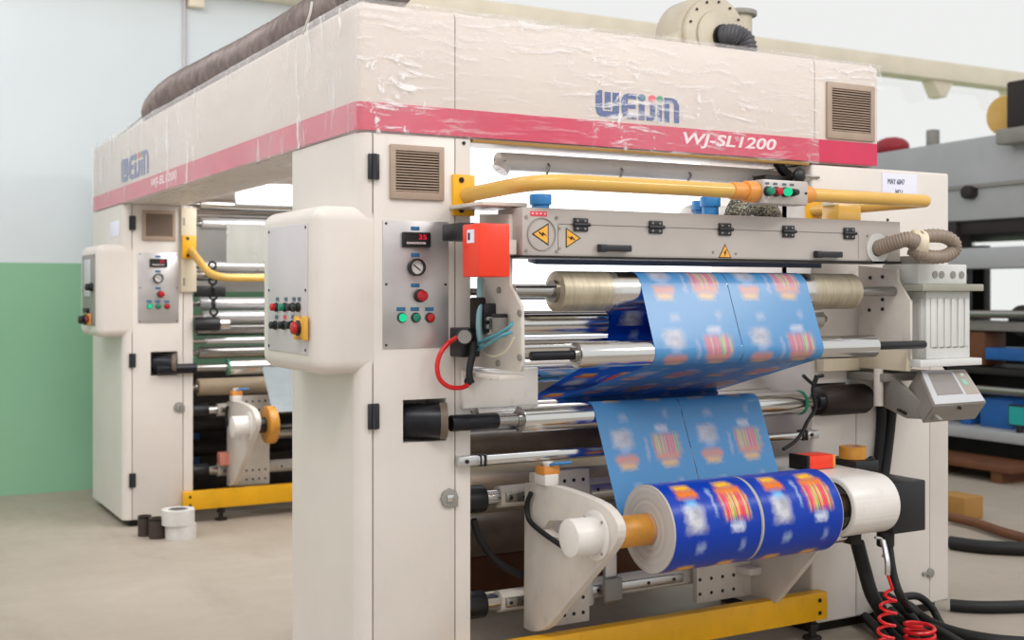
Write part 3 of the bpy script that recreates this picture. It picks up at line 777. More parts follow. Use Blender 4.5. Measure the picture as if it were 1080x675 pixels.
# guide bar with clamps
zb = at(650, 474, Y=3.9).z
t = thing('guide_bar', 'square chrome guide bar with black clamps below the black shafted roller', 'bar', (2.85, 3.9, zb - .018))
x0, x1 = at(482, 484, Y=3.9).x, at(862, 460, Y=3.9).x
MB().box(x0 + .08, x1 - .05, 3.882, 3.918, zb - .016, zb + .016, .004).build('bar', 'chrome', t)
for xa, xb in ((x0, x0 + .085), (x1 - .075, x1)):
    mb = MB(); mb.box(xa, xb, 3.885, 3.92, zb - .018, zb + .018, .004); mb.mi = 1
    mb.cyl(((xa + xb) / 2 - .01, 3.886, zb), ((xa + xb) / 2 - .01, 3.88, zb), .008, n=10)
    mb.build('end_bracket', ['aluminium', 'black'], t)
    xm = xb + .012 if xa == x0 else xa - .012
    mb = MB(); mb.box(xm - .012, xm - .004, 3.878, 3.922, zb - .022, zb + .022, .003); mb.box(xm + .004, xm + .016, 3.878, 3.922, zb - .022, zb + .022, .003)
    mb.build('clamp', 'black', t)

# ------------------------------------------------------------------ the printed film
PER = .35
def belt(items):
    """string line over circles (centre y, z, signed radius) -> [(y, z, key)]; radius > 0 keeps the circle on the right of travel"""
    tang = []
    for (a, c) in zip(items, items[1:]):
        c1, c2 = Vector(a[:2]), Vector(c[:2]); D = (c2 - c1).length; u = (c2 - c1) / D; v = Vector((-u.y, u.x))
        k = max(-1, min(1, (a[2] - c[2]) / D)); n = u * k + v * math.sqrt(1 - k * k)
        tang.append((c1 + n * a[2], c2 + n * c[2]))
    out = [(items[0][0], items[0][1], 0.0)]
    for i in range(len(tang)):
        p, q = tang[i]
        if i > 0:
            cy, cz, r = items[i][:3]; e = tang[i - 1][1]
            a0 = math.atan2(e.y - cz, e.x - cy); a1 = math.atan2(p.y - cz, p.x - cy); d = a1 - a0
            if r > 0:
                while d > 0: d -= 2 * PI
            else:
                while d < 0: d += 2 * PI
            if abs(d) > 1.95 * PI: d = 0
            n = max(2, int(abs(d) / .12))
            for k in range(1, n + 1): out.append((cy + abs(r) * math.cos(a0 + d * k / n), cz + abs(r) * math.sin(a0 + d * k / n), float(i)))
        n = max(2, int((q - p).length / .05))
        for k in range(1, n + 1):
            w = p.lerp(q, k / n); out.append((w.x, w.y, i + k / n))
    return out
YR, ZR, RR = 3.51, .652, .158
g = .0012
items = [(5.05, .80, 0), (Y4 + .01, Z4, R4 + g), (Y3, Z3, R3 + g), (YU, ZU, -RU - g), (YLo, ZLo, -RLo - g), (Y6, Z6, R6 + g), (Y5, Z5, -R5 - g), (YR, ZR, RR + .002)]
# close on the reel: let the film lie along a little of it
items.append((YR - .02, ZR - RR - .6, 0))
xl = [2.56, 2.57, 2.57, 2.57, 2.565, 2.555, 2.505, 2.53, 2.53]
path = belt(items)
cut_i = next(i for i, p in enumerate(path) if p[2] >= 6.9999); path = path[:cut_i + 3]
LW = .4045
s_ref = 0; _s = 0
for a, c in zip(path, path[1:]):
    _s += math.hypot(c[0] - a[0], c[1] - a[1])
    if c[1] >= max(p[1] for p in path) - 1e-6: s_ref = _s
for lane, lab in ((0, 'left strip of blue printed film running over the rollers to the left reel'), (1, 'right strip of blue printed film running over the rollers to the right reel')):
    mb = MB(); s = 0; prev = None; rows = []
    for y, z, k in path:
        if prev: s += math.hypot(y - prev[0], z - prev[1])
        prev = (y, z); i = min(int(k), len(xl) - 2); x = xl[i] + (xl[i + 1] - xl[i]) * (k - int(k)) + lane * (LW + .003)
        rows.append(([mb.bm.verts.new((x + LW * j / 6, y, z)) for j in range(7)], s))
    for (a, sa), (c, sc) in zip(rows, rows[1:]):
        for j in range(6):
            f = mb.bm.faces.new((c[j], c[j + 1], a[j + 1], a[j]))
            for lp, (uu, ss) in zip(f.loops, ((j, sc), (j + 1, sc), (j + 1, sa), (j, sa))): lp[mb.uv].uv = (uu / 6, .37 - (ss - s_ref - .065) / .272)
    o = mb.build('printed_film', 'web', None, angle=180)
    tag(o, lab, 'film', 'strips of printed film')

RW = .396
def film_roll(x0, lab):
    LW = RW
    t = thing('film_roll', lab, 'film roll', (x0 + LW / 2, YR, ZR - RR), 'reels of printed film')
    n = 96; mb = MB(); xa, xb = x0 + .007, x0 + LW - .004
    for k in range(n):
        a0, a1 = 2 * PI * k / n, 2 * PI * (k + 1) / n
        def P_(x, a): return mb.bm.verts.new((x, YR - RR * math.sin(a), ZR + RR * math.cos(a)))
        vs = [P_(xa, a0), P_(xb, a0), P_(xb, a1), P_(xa, a1)]
        f = mb.bm.faces.new(vs[::-1])
        vv = [((a - math.radians(23)) * RR / PER) + .09 for a in (a0, a0, a1, a1)]
        for lp, (uu, v_) in zip(f.loops, [(0, vv[3]), (1, vv[2]), (1, vv[1]), (0, vv[0])]): lp[mb.uv].uv = (uu, v_)
    bmesh.ops.remove_doubles(mb.bm, verts=mb.bm.verts, dist=1e-5)
    bmesh.ops.recalc_face_normals(mb.bm, faces=mb.bm.faces)
    mb.build('printed_wrap', 'reel', t)
    mb = MB(); mb.ring((x0 + LW / 2, YR, ZR), (1, 0, 0), RR - .0012, .058, LW, 96)
    for f in mb.bm.faces:
        for lp in f.loops:
            y, z = lp.vert.co.y - YR, lp.vert.co.z - ZR; lp[mb.uv].uv = (math.hypot(y, z), math.atan2(y, z) / 6)
    mb.build('film_edge', 'reelend', t, 'pale grey wound film edge')
    MB().ring((x0 + LW / 2 - .004, YR, ZR), (1, 0, 0), .057, .047, LW + .02, 48).build('paper_core', 'kraft', t, 'brown paper core')
    return t
film_roll(2.53, 'left reel of blue printed film, its pale grey wound end facing the amber chuck')
film_roll(2.53 + RW + .003, 'right reel of blue printed film, next to the white right-hand arm')

# ------------------------------------------------------------------ reel arms
XA = 2.31
def plate_pts(px_list, X): return [(v.y, v.z) for v in (at(px, py, X=X) for px, py in px_list)]
def holes(mb, x0, x1, z0, z1, Y, nx, rows):
    mb.mi = 1
    for i in range(nx):
        for z in rows:
            x = x0 + .03 + (x1 - x0 - .06) * i / (nx - 1); mb.cyl((x, Y, z), (x, Y - .0015, z), .0075, n=12)
    mb.mi = 0
def left_arm(lab, far):
    t = thing('reel_arm', lab, 'machine arm', (XA, 3.8, .19), 'reel arms')
    outline = plate_pts([(553, 509), (587, 513), (600, 517), (614, 522), (626, 527), (636, 532.5), (643, 539), (648, 546), (651, 553), (652, 560), (651.5, 567), (649.5, 573), (646, 579), (641, 585.5), (578, 661), (571, 665), (564, 666.5), (558, 665.5), (552, 662)], XA)
    b = MB().prism(outline, 'x', XA, XA + .035, .004)
    if not far:
        wn = plate_pts([(579, 549), (596, 549), (596, 568), (583, 566), (573, 558)], XA); b.cut(MB().prism(wn, 'x', XA - .1, XA + .1))
    b.build('arm_plate', 'plate', t)
    mb = MB(); mb.box(XA + .03, 2.60, 4.0, 4.03, .197, .80, .003)
    holes(mb, XA + .10, 2.60, .2, .8, 4.0, 4, (.235, .295, .70, .76)); mb.build('mount_plate', ['plate', 'black'], t)
    bcx = XA - .115
    mb = MB(); mb.cyl((bcx, YR, ZR), (XA + .001, YR, ZR), .066, n=40, bevel=.004); mb.build('bearing_boss', 'white', t)
    mb = MB(); mb.prism([(YR + .088 * math.cos(2 * PI * k / 40), ZR + .088 * math.sin(2 * PI * k / 40)) for k in range(40)], 'x', XA - .012, XA, .003); mb.mi = 1
    for k in range(4): a = PI / 4 + PI / 2 * k; mb.cyl((XA - .013, YR + .077 * math.cos(a), ZR + .077 * math.sin(a)), (XA - .016, YR + .077 * math.cos(a), ZR + .077 * math.sin(a)), .005, n=10)
    mb.build('boss_flange', ['white', 'midgrey'], t)
    if far:
        mb = MB(); mb.cyl((XA + .035, YR, ZR), (XA + .10, YR, ZR), .05, n=32); mb.build('chuck_hub', 'black', t)
        MB().cyl((XA + .10, YR, ZR), (XA + .165, YR, ZR), .12, n=48, bevel=.012).build('core_chuck', 'chuck', t)
    else:
        mb = MB(); mb.cyl((XA + .035, YR, ZR), (XA + .05, YR, ZR), .062, n=36); mb.cyl((XA + .05, YR, ZR), (2.525, YR, ZR), .056, n=36, bevel=.003)
        mb.build('core_chuck', 'chuck', t)
        MB().cyl((2.50, YR, ZR), (3.36, YR, ZR), .046, n=28).build('mandrel', 'steel', t)
    # air valve on the arm's shoulder
    v = at(573, 508, X=XA)
    mb = MB(); mb.box(XA - .01, XA + .05, v.y - .03, v.y + .05, v.z - .012, v.z + .03, .004); mb.cyl((XA + .02, v.y, v.z + .03), (XA + .02, v.y, v.z + .065), .018, n=16); mb.cyl((XA + .02, v.y, v.z + .065), (XA + .02, v.y, v.z + .075), .022, n=16, bevel=.003)
    mb.build('air_valve', 'white', t)
    MB().box(XA - .012, XA + .06, v.y - .028, v.y + .045, v.z + .022, v.z + .058, .008).build('valve_cover', 'orange', t)
    MB().tube([(XA + .02, v.y, v.z + .06), (XA + .03, v.y - .04, v.z + .07), (XA + .09, v.y - .05, v.z + .072)], .006, 8, 4).build('air_elbow', 'blue', t)
    c0 = [at(px, py, X=XA - .02) for px, py in ((560, 520), (556, 532), (558, 548), (570, 560), (584, 570), (596, 578))]
    MB().tube(c0, .010, 10, 6).build('black_cable', 'rubber', t)
    return t
left_arm('left-hand grey arm with white bearing boss holding the printed film reels', False)
fa = left_arm('distant reel arm with an amber chuck disc in the far roller frame', True)
fa.location = fa.location + Vector((-.03, 3.94, .0))

t = thing('reel_arm', 'bulky white right-hand arm with rounded nose beside the right reel', 'machine arm', (3.55, 3.7, .19), 'reel arms')
RN = .118
nose = [(YR - RN * math.sin(a), ZR + RN * math.cos(a)) for a in [PI * k / 20 for k in range(21)]]
b = MB().prism(nose + [(YR + .15, ZR - RN), (4.02, ZR - RN + .02), (4.02, ZR + RN + .01)], 'x', 3.425, 3.675, .016, 3)
b.cut(MB().cyl((3.3, YR, ZR), (3.52, YR, ZR), .098, n=40))
b.build('arm_housing', 'white', t)
MB().ring((3.455, YR, ZR), (1, 0, 0), .097, .088, .05, 40).build('housing_liner', 'black', t)
MB().cyl((3.37, YR, ZR), (3.53, YR, ZR), .045, n=28, bevel=.004).build('core_chuck', 'brownrub', t)
MB().prism([(YR + .02, ZR - RN), (YR + .16, ZR - RN), (4.0, ZR - RN), (4.0, .197), (3.85, .197)], 'x', 3.425, 3.455, .003).build('arm_plate', 'plate', t)
mb = MB(); mb.box(3.135, 3.46, 4.0, 4.03, .197, .80, .003); holes(mb, 3.12, 3.36, .2, .8, 4.0, 4, (.235, .295)); mb.mi = 1; mb.box(3.17, 3.30, 3.997, 4.001, .375, .405)
mb.build('mount_plate', ['plate', 'black'], t)
MB().prism([(3.36, 3.93), (3.425, 3.93), (3.425, 4.0), (3.34, 4.0)], 'z', .30, .33, .003).build('sensor_bracket', 'plate', t)
mb = MB(); mb.cyl((3.48, 3.62, .50), (3.62, 3.62, .50), .022, n=20, bevel=.003); mb.mi = 1; mb.box(3.60, 3.66, 3.59, 3.65, .47, .54, .003)
mb.build('air_cylinder', ['chrome', 'dark'], t)
# items standing on the arm
v = at(861, 495, Y=3.72)
zt = ZR + RN + .005
t = thing('junction_box', 'small red box with dark end lying on top of the white right-hand arm', 'box', (3.50, 3.70, zt))
MB().box(3.44, 3.575, 3.66, 3.76, zt, zt + .058, .008).build('box_body', 'red', t)
MB().box(3.425, 3.44, 3.655, 3.765, zt, zt + .06, .003).build('end_cap', 'dark', t)
MB().box(3.575, 3.59, 3.665, 3.755, zt, zt + .055, .003).build('side_label', 'orange', t)
t = thing('drive_motor', 'black square drive motor on the right side of the white arm', 'motor', (3.78, 3.6, .5))
MB().box(3.68, 3.865, 3.44, 3.72, .53, .735, .006).build('motor_body', 'black', t)
MB().box(3.66, 3.79, 3.62, 3.80, .735, .80, .006).build('terminal_box', 'black', t)
MB().cyl((3.70, 3.50, .535), (3.70, 3.50, .47), .035, n=24, bevel=.006).build('cable_gland', 'rubber', t)
MB().tube([(3.78, 3.7, .77), (3.83, 3.7, .79), (3.86, 3.72, .75), (3.86, 3.74, .68)], .013, 10, 6).build('motor_cable', 'rubber', t)
tz = .801
t = thing('tape_roll', 'amber packing tape roll lying flat on the black motor box', 'tape roll', (3.72, 3.70, tz))
MB().ring((3.72, 3.70, tz + .026), (0, 0, 1), .056, .040, .050, 40).build('tape', 'chuck', t)
MB().ring((3.72, 3.70, tz + .026), (0, 0, 1), .0395, .036, .052, 40).build('core', 'kraft', t)

# ------------------------------------------------------------------ slide shafts, base bars
def slide_shaft(z, y, lab, grp):
    t = thing('slide_shaft', lab, 'shaft', (2.87, y, z - .05), grp)
    MB().cyl((2.035, y, z), (3.70, y, z), .030, n=28).build('shaft', 'chrome', t)
    MB().cyl((2.032, y, z), (2.17, y, z), .052, n=28, bevel=.004).build('end_bearing', 'black', t)
    mb = MB(); mb.cyl((2.235, y, z), (3.68, y, z), .042, n=28)
    mb.cut(MB().box(2.1, 3.8, y - .06, y - .034, z - .03, z + .02)); mb.build('slide_sleeve', 'plate', t)
    mb = MB(); mb.box(2.25, 2.36, y - .045, y - .03, z - .018, z + .018, .003); mb.mi = 1
    for x in (2.27, 2.33): mb.cyl((x, y - .045, z), (x, y - .048, z), .007, n=10)
    mb.build('clamp_strip', ['steel', 'black'], t)
    mb = MB(); mb.box(2.64, 3.10, y - .045, y - .03, z - .018, z + .018, .003); mb.mi = 1
    for x in (2.67, 2.76, 2.92, 3.05): mb.cyl((x, y - .045, z), (x, y - .048, z), .007, n=10)
    mb.build('clamp_strip', ['aluminium', 'black'], t)
    return t
slide_shaft(.705, 4.09, 'upper slide shaft of the near frame, behind the top of the left reel arm', 'slide shafts')
slide_shaft(.30, 4.09, 'lower slide shaft of the near frame, just above the near yellow bar', 'slide shafts')
s_ = slide_shaft(.705, 4.09, 'upper slide shaft in the distant frame, left of the amber chuck disc', 'slide shafts'); s_.location.y += 3.94
s_ = slide_shaft(.30, 4.09, 'lower slide shaft in the distant frame, above the distant yellow bar', 'slide shafts'); s_.location.y += 3.94
t = thing('support_post', 'grey steel post under the left reel with a clamp on the lower slide shaft', 'post', (2.66, 4.06, .24))
MB().box(2.69, 2.745, 4.02, 4.045, .245, .62, .003).build('post', 'aluminium', t)
MB().box(2.675, 2.76, 4.0, 4.02, .26, .35, .006).build('clamp', 'midgrey', t)
MB().cyl((2.62, 4.09, .24), (2.62, 4.09, .36), .052, n=24, bevel=.01).build('clamp_collar', 'lightgrey', t)

def base_bar(y, x0, x1, lab):
    t = thing('base_bar', lab, 'bar', ((x0 + x1) / 2, y + .03, .085), 'yellow base bars')
    mb = MB(); mb.box(x0, x1, y, y + .055, .085, .205, .005); mb.mi = 1
    for x in (x0 + .04, x1 - .045):
        for z in (.118, .172): mb.cyl((x, y, z), (x, y - .003, z), .009, n=12)
    mb.build('bar', ['yellow', 'dark'], t)
    for x in (x0 + .25, x1 - .06):
        mb = MB(); mb.cyl((x, y + .03, .004), (x, y + .03, .09), .016, n=16); mb.cyl((x, y + .03, 0), (x, y + .03, .014), .04, n=20, bevel=.003); mb.cyl((x, y + .03, .05), (x, y + .03, .07), .028, n=6)
        mb.build('levelling_foot', 'dark', t)
base_bar(3.862, 1.97, 3.735, 'near yellow base bar along the floor under the blue film reels')
base_bar(7.80, 1.955, 3.735, 'distant yellow base bar near the white tape rolls on the floor')

# ------------------------------------------------------------------ yellow handrails
def fillet(pts, r, n=6):
    P = [Vector(p) for p in pts]; out = [P[0]]
    for a, b, c in zip(P, P[1:], P[2:]):
        u, v = (a - b).normalized(), (c - b).normalized(); k = min(r, (a - b).length * .48, (c - b).length * .48)
        p, q = b + u * k, b + v * k
        for i in range(n + 1):
            s = i / n; out.append(p * (1 - s) ** 2 + b * 2 * s * (1 - s) + q * s * s)
    out.append(P[-1]); return out
def handrail(dy, lab, near):
    f = Vector((0, dy, 0))
    t = thing('handrail', lab, 'handrail', (3.0, 3.7 + dy, 1.8), 'yellow handrails')
    yr, zr = (3.535, 1.88) if near else (3.535, 1.588)
    zf = 1.852 if near else 1.79
    xl_, xr_ = (2.10, 3.985) if near else (2.05, 4.0)
    A = [Vector((2.0, 3.925, zf)) + f, Vector((xl_, yr, zr)) + f, Vector((xr_, yr, zr)) + f, Vector((3.69, 3.925, zf)) + f]
    if near:
        bx0, bx1 = 3.05, 3.275
        MB().tube(fillet([A[0], A[1], Vector((2.97, yr, zr))], .14), .028, 20).build('tube', 'rail', t)
        MB().tube(fillet([Vector((bx1 + .04, yr, zr)), A[2], A[3]], .035), .0265, 20).build('tube', 'rail', t)
        MB().cyl((2.93, yr, zr), (3.0, yr, zr), .033, n=24, bevel=.004).build('collar', 'orange', t)
        MB().cyl((2.995, yr, zr), (bx0, yr, zr), .041, n=24, bevel=.006).build('collar', 'orange', t)
        MB().cyl((bx1, yr, zr), (bx1 + .06, yr, zr), .041, n=24, r2=.03, bevel=.004).build('collar', 'orange', t)
        bb = MB().box(bx0, bx1, yr - .045, yr + .04, zr - .046, zr + .046, .006).build('button_box', 'duct', t)
        for px, m in ((810, 'btngreen'), (818.5, 'btnred'), (828, 'lamp_green'), (836, 'black')):
            x = at(px, 203, Y=yr - .05).x; cap(bb, (x, yr - .045, zr), (0, -1, 0), .0155 if m != 'black' else .012, m, .022)
            MB().box(x - .01, x + .01, yr - .0465, yr - .045, zr + .026, zr + .034).build('label_plate', 'labelgrey', bb)
        MB().box(bx0 + .018, bx0 + .03, yr - .047, yr - .045, zr - .025, zr + .025).build('label_plate', 'white', bb)
        for x in (bx0 + .009, bx1 - .012): MB().cyl((x, yr - .044, zr), (x, yr - .048, zr), .005, n=10).build('screw', 'black', bb)
    else:
        MB().tube(fillet([A[0], A[1], A[2], A[3]], .12), .025, 20).build('tube', 'rail', t)
    for x in (1.995, 3.70):
        fy = dy if near or x > 3 else dy - .031
        mb = MB(); mb.box(x - .045, x + .045, 3.905 + fy, 3.92 + fy, zf - .075, zf + .075, .003); mb.mi = 1
        for z in (zf - .055, zf + .055): mb.cyl((x - .012, 3.906 + fy, z), (x - .012, 3.901 + fy, z), .010, n=14)
        mb.build('flange', ['yellow', 'dark'], t)
    return t
handrail(0, 'near yellow tubular handrail carrying a small grey button box', True)
handrail(3.94, 'distant yellow tubular handrail in front of the silvery clear film', False)

# ------------------------------------------------------------------ grey trunking, side plates and what hangs on them
DY0, DY1, DZ0, DZ1, DX0, DX1 = 3.62, 3.80, 1.625, 1.795, SPX0, 3.915
t = thing('cable_trunking', 'long grey trunking box with black hinges and yellow warning triangles', 'trunking', ((DX0 + DX1) / 2, DY0 + .09, DZ0))
def dp(px, py): return at(px, py, Y=DY0)
b = MB().box(DX0, DX1, DY0, DY1, DZ0, DZ1, .004)
zg = dp(640, 238).z; xg0, xg1 = dp(589, 240).x, dp(905, 250).x
b.cut(MB().box(xg0, xg1, DY0 - .1, DY0 + .006, zg - .0015, zg + .0015)); b.cut(MB().box(xg0 - .003, xg0, DY0 - .1, DY0 + .006, DZ0 + .012, zg)); b.cut(MB().box(xg1, xg1 + .003, DY0 - .1, DY0 + .006, DZ0 + .012, zg))
b.build('trunking_body', 'duct', t)
MB().box(DX0 - .01, DX1, DY0 - .006, DY1, DZ0 - .006, DZ0 + .002).build('bottom_edge', 'dark', t)
for px, py in ((612, 237), (691, 239.5), (764, 242), (831, 244.5), (895, 247.5)):
    p = dp(px, py); mb = MB(); mb.box(p.x - .03, p.x + .03, DY0 - .008, DY0, zg + .003, zg + .024, .003); mb.box(p.x - .03, p.x + .03, DY0 - .008, DY0, zg - .024, zg - .003, .003); mb.cyl((p.x - .032, DY0 - .008, zg), (p.x + .036, DY0 - .008, zg), .007, n=10); mb.mi = 1
    for dx in (-.016, .016):
        for dz in (-.014, .014): mb.cyl((p.x + dx, DY0 - .008, zg + dz), (p.x + dx, DY0 - .0095, zg + dz), .0045, n=8)
    mb.build('hinge', ['hinge', 'midgrey'], t)
for px, py in ((646, 262), (871, 268.5)):
    p = dp(px, py); mb = MB(); mb.box(p.x - .068, p.x + .068, DY0 - .028, DY0 - .014, p.z - .012, p.z + .012, .004); mb.box(p.x - .068, p.x - .035, DY0 - .02, DY0, p.z - .014, p.z + .014, .003); mb.box(p.x + .04, p.x + .066, DY0 - .018, DY0, p.z - .012, p.z + .012, .003)
    mb.build('handle', 'hinge', t)
def warning(cx, cz, s, rot, Y, parent):
    def tri(k): return [(cx + k * s * math.cos(rot + 2 * PI * i / 3), cz + k * s * math.sin(rot + 2 * PI * i / 3)) for i in range(3)]
    mb = MB(); mb.prism(tri(1), 'y', Y - .0012, Y); mb.mi = 1; mb.prism(tri(.82), 'y', Y - .002, Y - .001); mb.mi = 0
    c, s_ = math.cos(rot - PI / 2), math.sin(rot - PI / 2)
    bolt = [(.1, .38), (-.2, .0), (-.02, .0), (-.14, -.36), (.2, .08), (.02, .08), (.22, .38)]
    mb.prism([(cx + s * (x * c - z * s_), cz + s * (x * s_ + z * c)) for x, z in bolt], 'y', Y - .0028, Y - .0018)
    mb.build('warning_sticker', ['dark', 'sticker'], parent)
p = dp(571, 247); MB().ring((p.x, DY0 - .001, p.z), (0, 1, 0), .058, .055, .006, 48).build('cover_disc', 'midgrey', t)
warning(p.x + .006, p.z, .046, PI, DY0, t)
for dx in (-.062, .062):
    for dz in (-.062, .062): MB().cyl((p.x + dx, DY0, p.z + dz * .95), (p.x + dx, DY0 - .004, p.z + dz * .95), .006, n=10).build('screw', 'midgrey', t)
for px, py in ((752, 266), (776, 267.5), (590, 241), (590, 262)): q_ = dp(px, py); MB().cyl((q_.x, DY0, q_.z), (q_.x, DY0 - .003, q_.z), .005, n=10).build('screw', 'midgrey', t)
p = dp(602, 251); warning(p.x, p.z, .042, 0, DY0, t)
p = dp(764.5, 266); warning(p.x, p.z - .004, .036, PI / 2, DY0, t)
p = dp(568, 225.5); plate_y(MB(), p.x - .034, p.x + .034, p.z - .009, p.z + .009, DY0, .001, .0003).build('label_plate', 'stickred', t)
text('label_lettering', '- - - -', (p.x - .028, DY0 - .0015, p.z - .002), (1, 0, 0), .056, .005, 'letter', t)
p = dp(925, 262); MB().ring((p.x, DY0 - .003, p.z), (0, 1, 0), .062, .034, .006, 40).build('outlet_collar', 'lightgrey', t)
MB().cyl((p.x, DY0 + .01, p.z), (p.x, DY0 - .005, p.z), .034, n=30).build('outlet_bore', 'black', t)
for dx in (-.055, .055):
    for dz in (-.05, .05): MB().cyl((p.x + dx, DY0, p.z + dz), (p.x + dx, DY0 - .003, p.z + dz), .005, n=10).build('screw', 'midgrey', t)
v = at(510, 216, X=2.0)
MB().box(1.94, 2.12, 3.66, 3.92, DZ1 + .004, DZ1 + .018, .003).build('top_bracket', 'plate', t)

SPP = [(541, 226), (541, 301), (547, 312), (553, 323), (554, 386), (552, 392), (500, 386), (503, 330), (508, 296), (509, 226)]
t = thing('side_plate', 'grey left side plate carrying the front rollers below the orange-red box', 'machine plate', (SPX0, 3.75, 1.2), 'roller side plates')
mb = MB(); mb.prism(plate_pts(SPP, SPX0), 'x', SPX0 - .014, SPX0, .002)
mb.build('plate', 'plate', t)
for px, py in ((527, 306), (549, 330), (549, 377), (526, 383)):
    v = at(px, py, X=SPX0 - .014); MB().cyl((SPX0 - .014, v.y, v.z), (SPX0 - .022, v.y, v.z), .012, n=6).build('bolt', 'midgrey', t)
t = thing('bracket_plate', 'beige bracket plate with slots fixed to the near cabinet below the valves', 'machine plate', (2.13, 3.9, 1.06))
x1 = at(567, 410, Y=3.90).x
mb = MB(); mb.box(1.985, x1, 3.896, 3.919, 1.075, 1.215, .003); mb.mi = 1
for px in (518, 525, 532, 539): v = at(px, 398, Y=3.896); mb.box(v.x - .003, v.x + .003, 3.8945, 3.897, v.z - .008, v.z + .008)
mb.build('plate', ['white', 'dark'], t)
MB().box(1.985, SPX0 + .01, 3.62, 3.90, 1.196, 1.212, .002).build('shelf', 'plate', t)

t = thing('side_plate', 'grey right side plate where the front rollers end beside the pale ribbed box', 'machine plate', (SPX1, 3.75, 1.25), 'roller side plates')
rp = plate_pts([(905, 280), (946, 284), (947, 296), (960, 318), (960, 379), (905, 381)], SPX1)
mb = MB(); mb.prism(rp, 'x', SPX1, SPX1 + .014, .002); mb.build('plate', 'plate', t)
for px, py in ((918, 293), (931, 292), (931, 316), (917, 327), (931, 326)):
    v = at(px, py, X=SPX1); MB().cyl((SPX1, v.y, v.z), (SPX1 - .004, v.y, v.z), .008, n=10).build('bolt', 'dark', t)
t = thing('bracket_plate', 'cream bracket beam under the right side plate, above the brown bearing', 'machine plate', (3.8, 3.8, 1.1))
mb = MB(); mb.box(3.72, 4.0, 3.87, 3.919, 1.155, 1.245, .003); mb.box(3.93, 3.955, 3.60, 3.88, 1.165, 1.25, .002)
mb.build('beam', 'cream2', t)

t = thing('motor_cover', 'bright orange-red box hanging at the left end of the grey trunking', 'box', (1.95, 3.6, 1.545))
xa, xb = at(506, 260, Y=3.55).x, at(538, 260, Y=3.55).x
za, zb_ = at(506, 292, Y=3.55).z, at(506, 235, Y=3.55).z
MB().box(xa, xb, 3.55, 3.68, za, zb_, .006).build('cover', 'red', t)
MB().box(xb - .004, SPX0 - .012, 3.64, 3.67, zb_ - .10, zb_ - .05).build('mounting_lug', 'plate', t)
MB().box(xa - .0015, xa, 3.59, 3.64, zb_ - .065, zb_ - .02).build('label_plate', 'paper', t)
MB().box(xa - .002, xa - .001, 3.618, 3.634, zb_ - .055, zb_ - .03).build('label_mark', 'black', t)
MB().box(xa + .01, xb + .03, 3.70, 3.86, zb_ - .05, zb_ + .01, .006).build('connector_block', 'black', t)

# pneumatics on the left side plate
t = thing('pneumatic_valve', 'silver and black pneumatic valve block on the left side plate', 'valve', (2.05, 3.75, 1.3))
def sp(px, py, off=0): return at(px, py, X=SPX0 - .015 - off)
v0, v1 = sp(509, 352), sp(525, 334)
MB().box(SPX0 - .055, SPX0 - .014, v1.y, v0.y, v0.z, v1.z, .004).build('valve_body', 'aluminium', t)
for px, py in ((514, 340), (522, 340), (514, 349), (522, 347)): v = sp(px, py, .04); MB().cyl((SPX0 - .05, v.y, v.z), (SPX0 - .062, v.y, v.z), .008, n=12).build('port', 'dark', t)
v0, v1 = sp(507, 335), sp(523, 320)
MB().box(SPX0 - .06, SPX0 - .014, v1.y, v0.y, v0.z, v1.z, .004).build('solenoid', 'hinge', t)
v0, v1 = sp(528, 350), sp(539, 331)
mb = MB(); yy = (v0.y + v1.y) / 2; mb.cyl((SPX0 - .04, yy, v0.z), (SPX0 - .04, yy, v1.z - .012), .026, n=24, bevel=.003); mb.mi = 1; mb.cyl((SPX0 - .04, yy, v1.z - .012), (SPX0 - .04, yy, v1.z), .028, n=24, bevel=.003)
mb.build('solenoid_coil', ['midgrey', 'black'], t)
t = thing('pressure_regulator', 'black pressure regulator with round grey knob beside the red hose', 'regulator', (2.0, 3.9, 1.25))
v = at(487, 355, Y=3.82)
mb = MB(); mb.cyl((v.x + .05, 3.9, v.z), (v.x, 3.80, v.z), .030, n=24, bevel=.004); mb.mi = 1; mb.cyl((v.x + .003, 3.805, v.z), (v.x - .003, 3.792, v.z), .024, n=24); mb.build('knob', ['black', 'midgrey'], t)
MB().box(v.x + .0, v.x + .08, 3.83, 3.92, v.z - .075, v.z + .03, .006).build('regulator_body', 'black', t)
MB().box(v.x + .05, v.x + .09, 3.80, 3.86, v.z + .02, v.z + .14, .008).build('filter_bowl', 'dark', t)
v = at(493, 402, Y=3.9); MB().cyl((v.x, 3.92, v.z), (v.x, 3.885, v.z), .016, n=16, bevel=.003).build('hose_fitting', 'black', t)
P_ = lambda L, Y: [at(a, b, Y=Y) for a, b in L]
tag(MB().tube(P_([(499, 360), (499, 372), (496, 384), (495, 396), (497, 404)], 3.80), .013, 12, 6).build('black_cable', 'rubber'), 'short black cable hanging below the pressure regulator', 'cable')
tag(MB().tube([at(484, 355, Y=3.81)] + P_([(474, 361), (465, 372), (461, 386), (464, 400), (474, 408), (486, 409), (494, 406)], 3.86), .0085, 12, 8).build('air_hose', 'redhose'), 'red air hose looping over the front of the near cabinet', 'hose')
tag(MB().tube([sp(506, 294, .01), sp(506, 320, .05), sp(505, 345, .06), sp(507, 364, .05)], .011, 10, 6).build('air_tube', paint('pale_teal_tube', '#8FB7C0', .4)), 'pale teal tube dropping from the orange-red box', 'tube')
tag(MB().tube([sp(500, 366, .04), sp(512, 358, .07), sp(526, 352, .07), sp(538, 344, .05), sp(540, 340, .03)], .006, 8, 8).build('air_tube', 'teal'), 'upper thin teal tube crossing the silver valve block', 'tube')
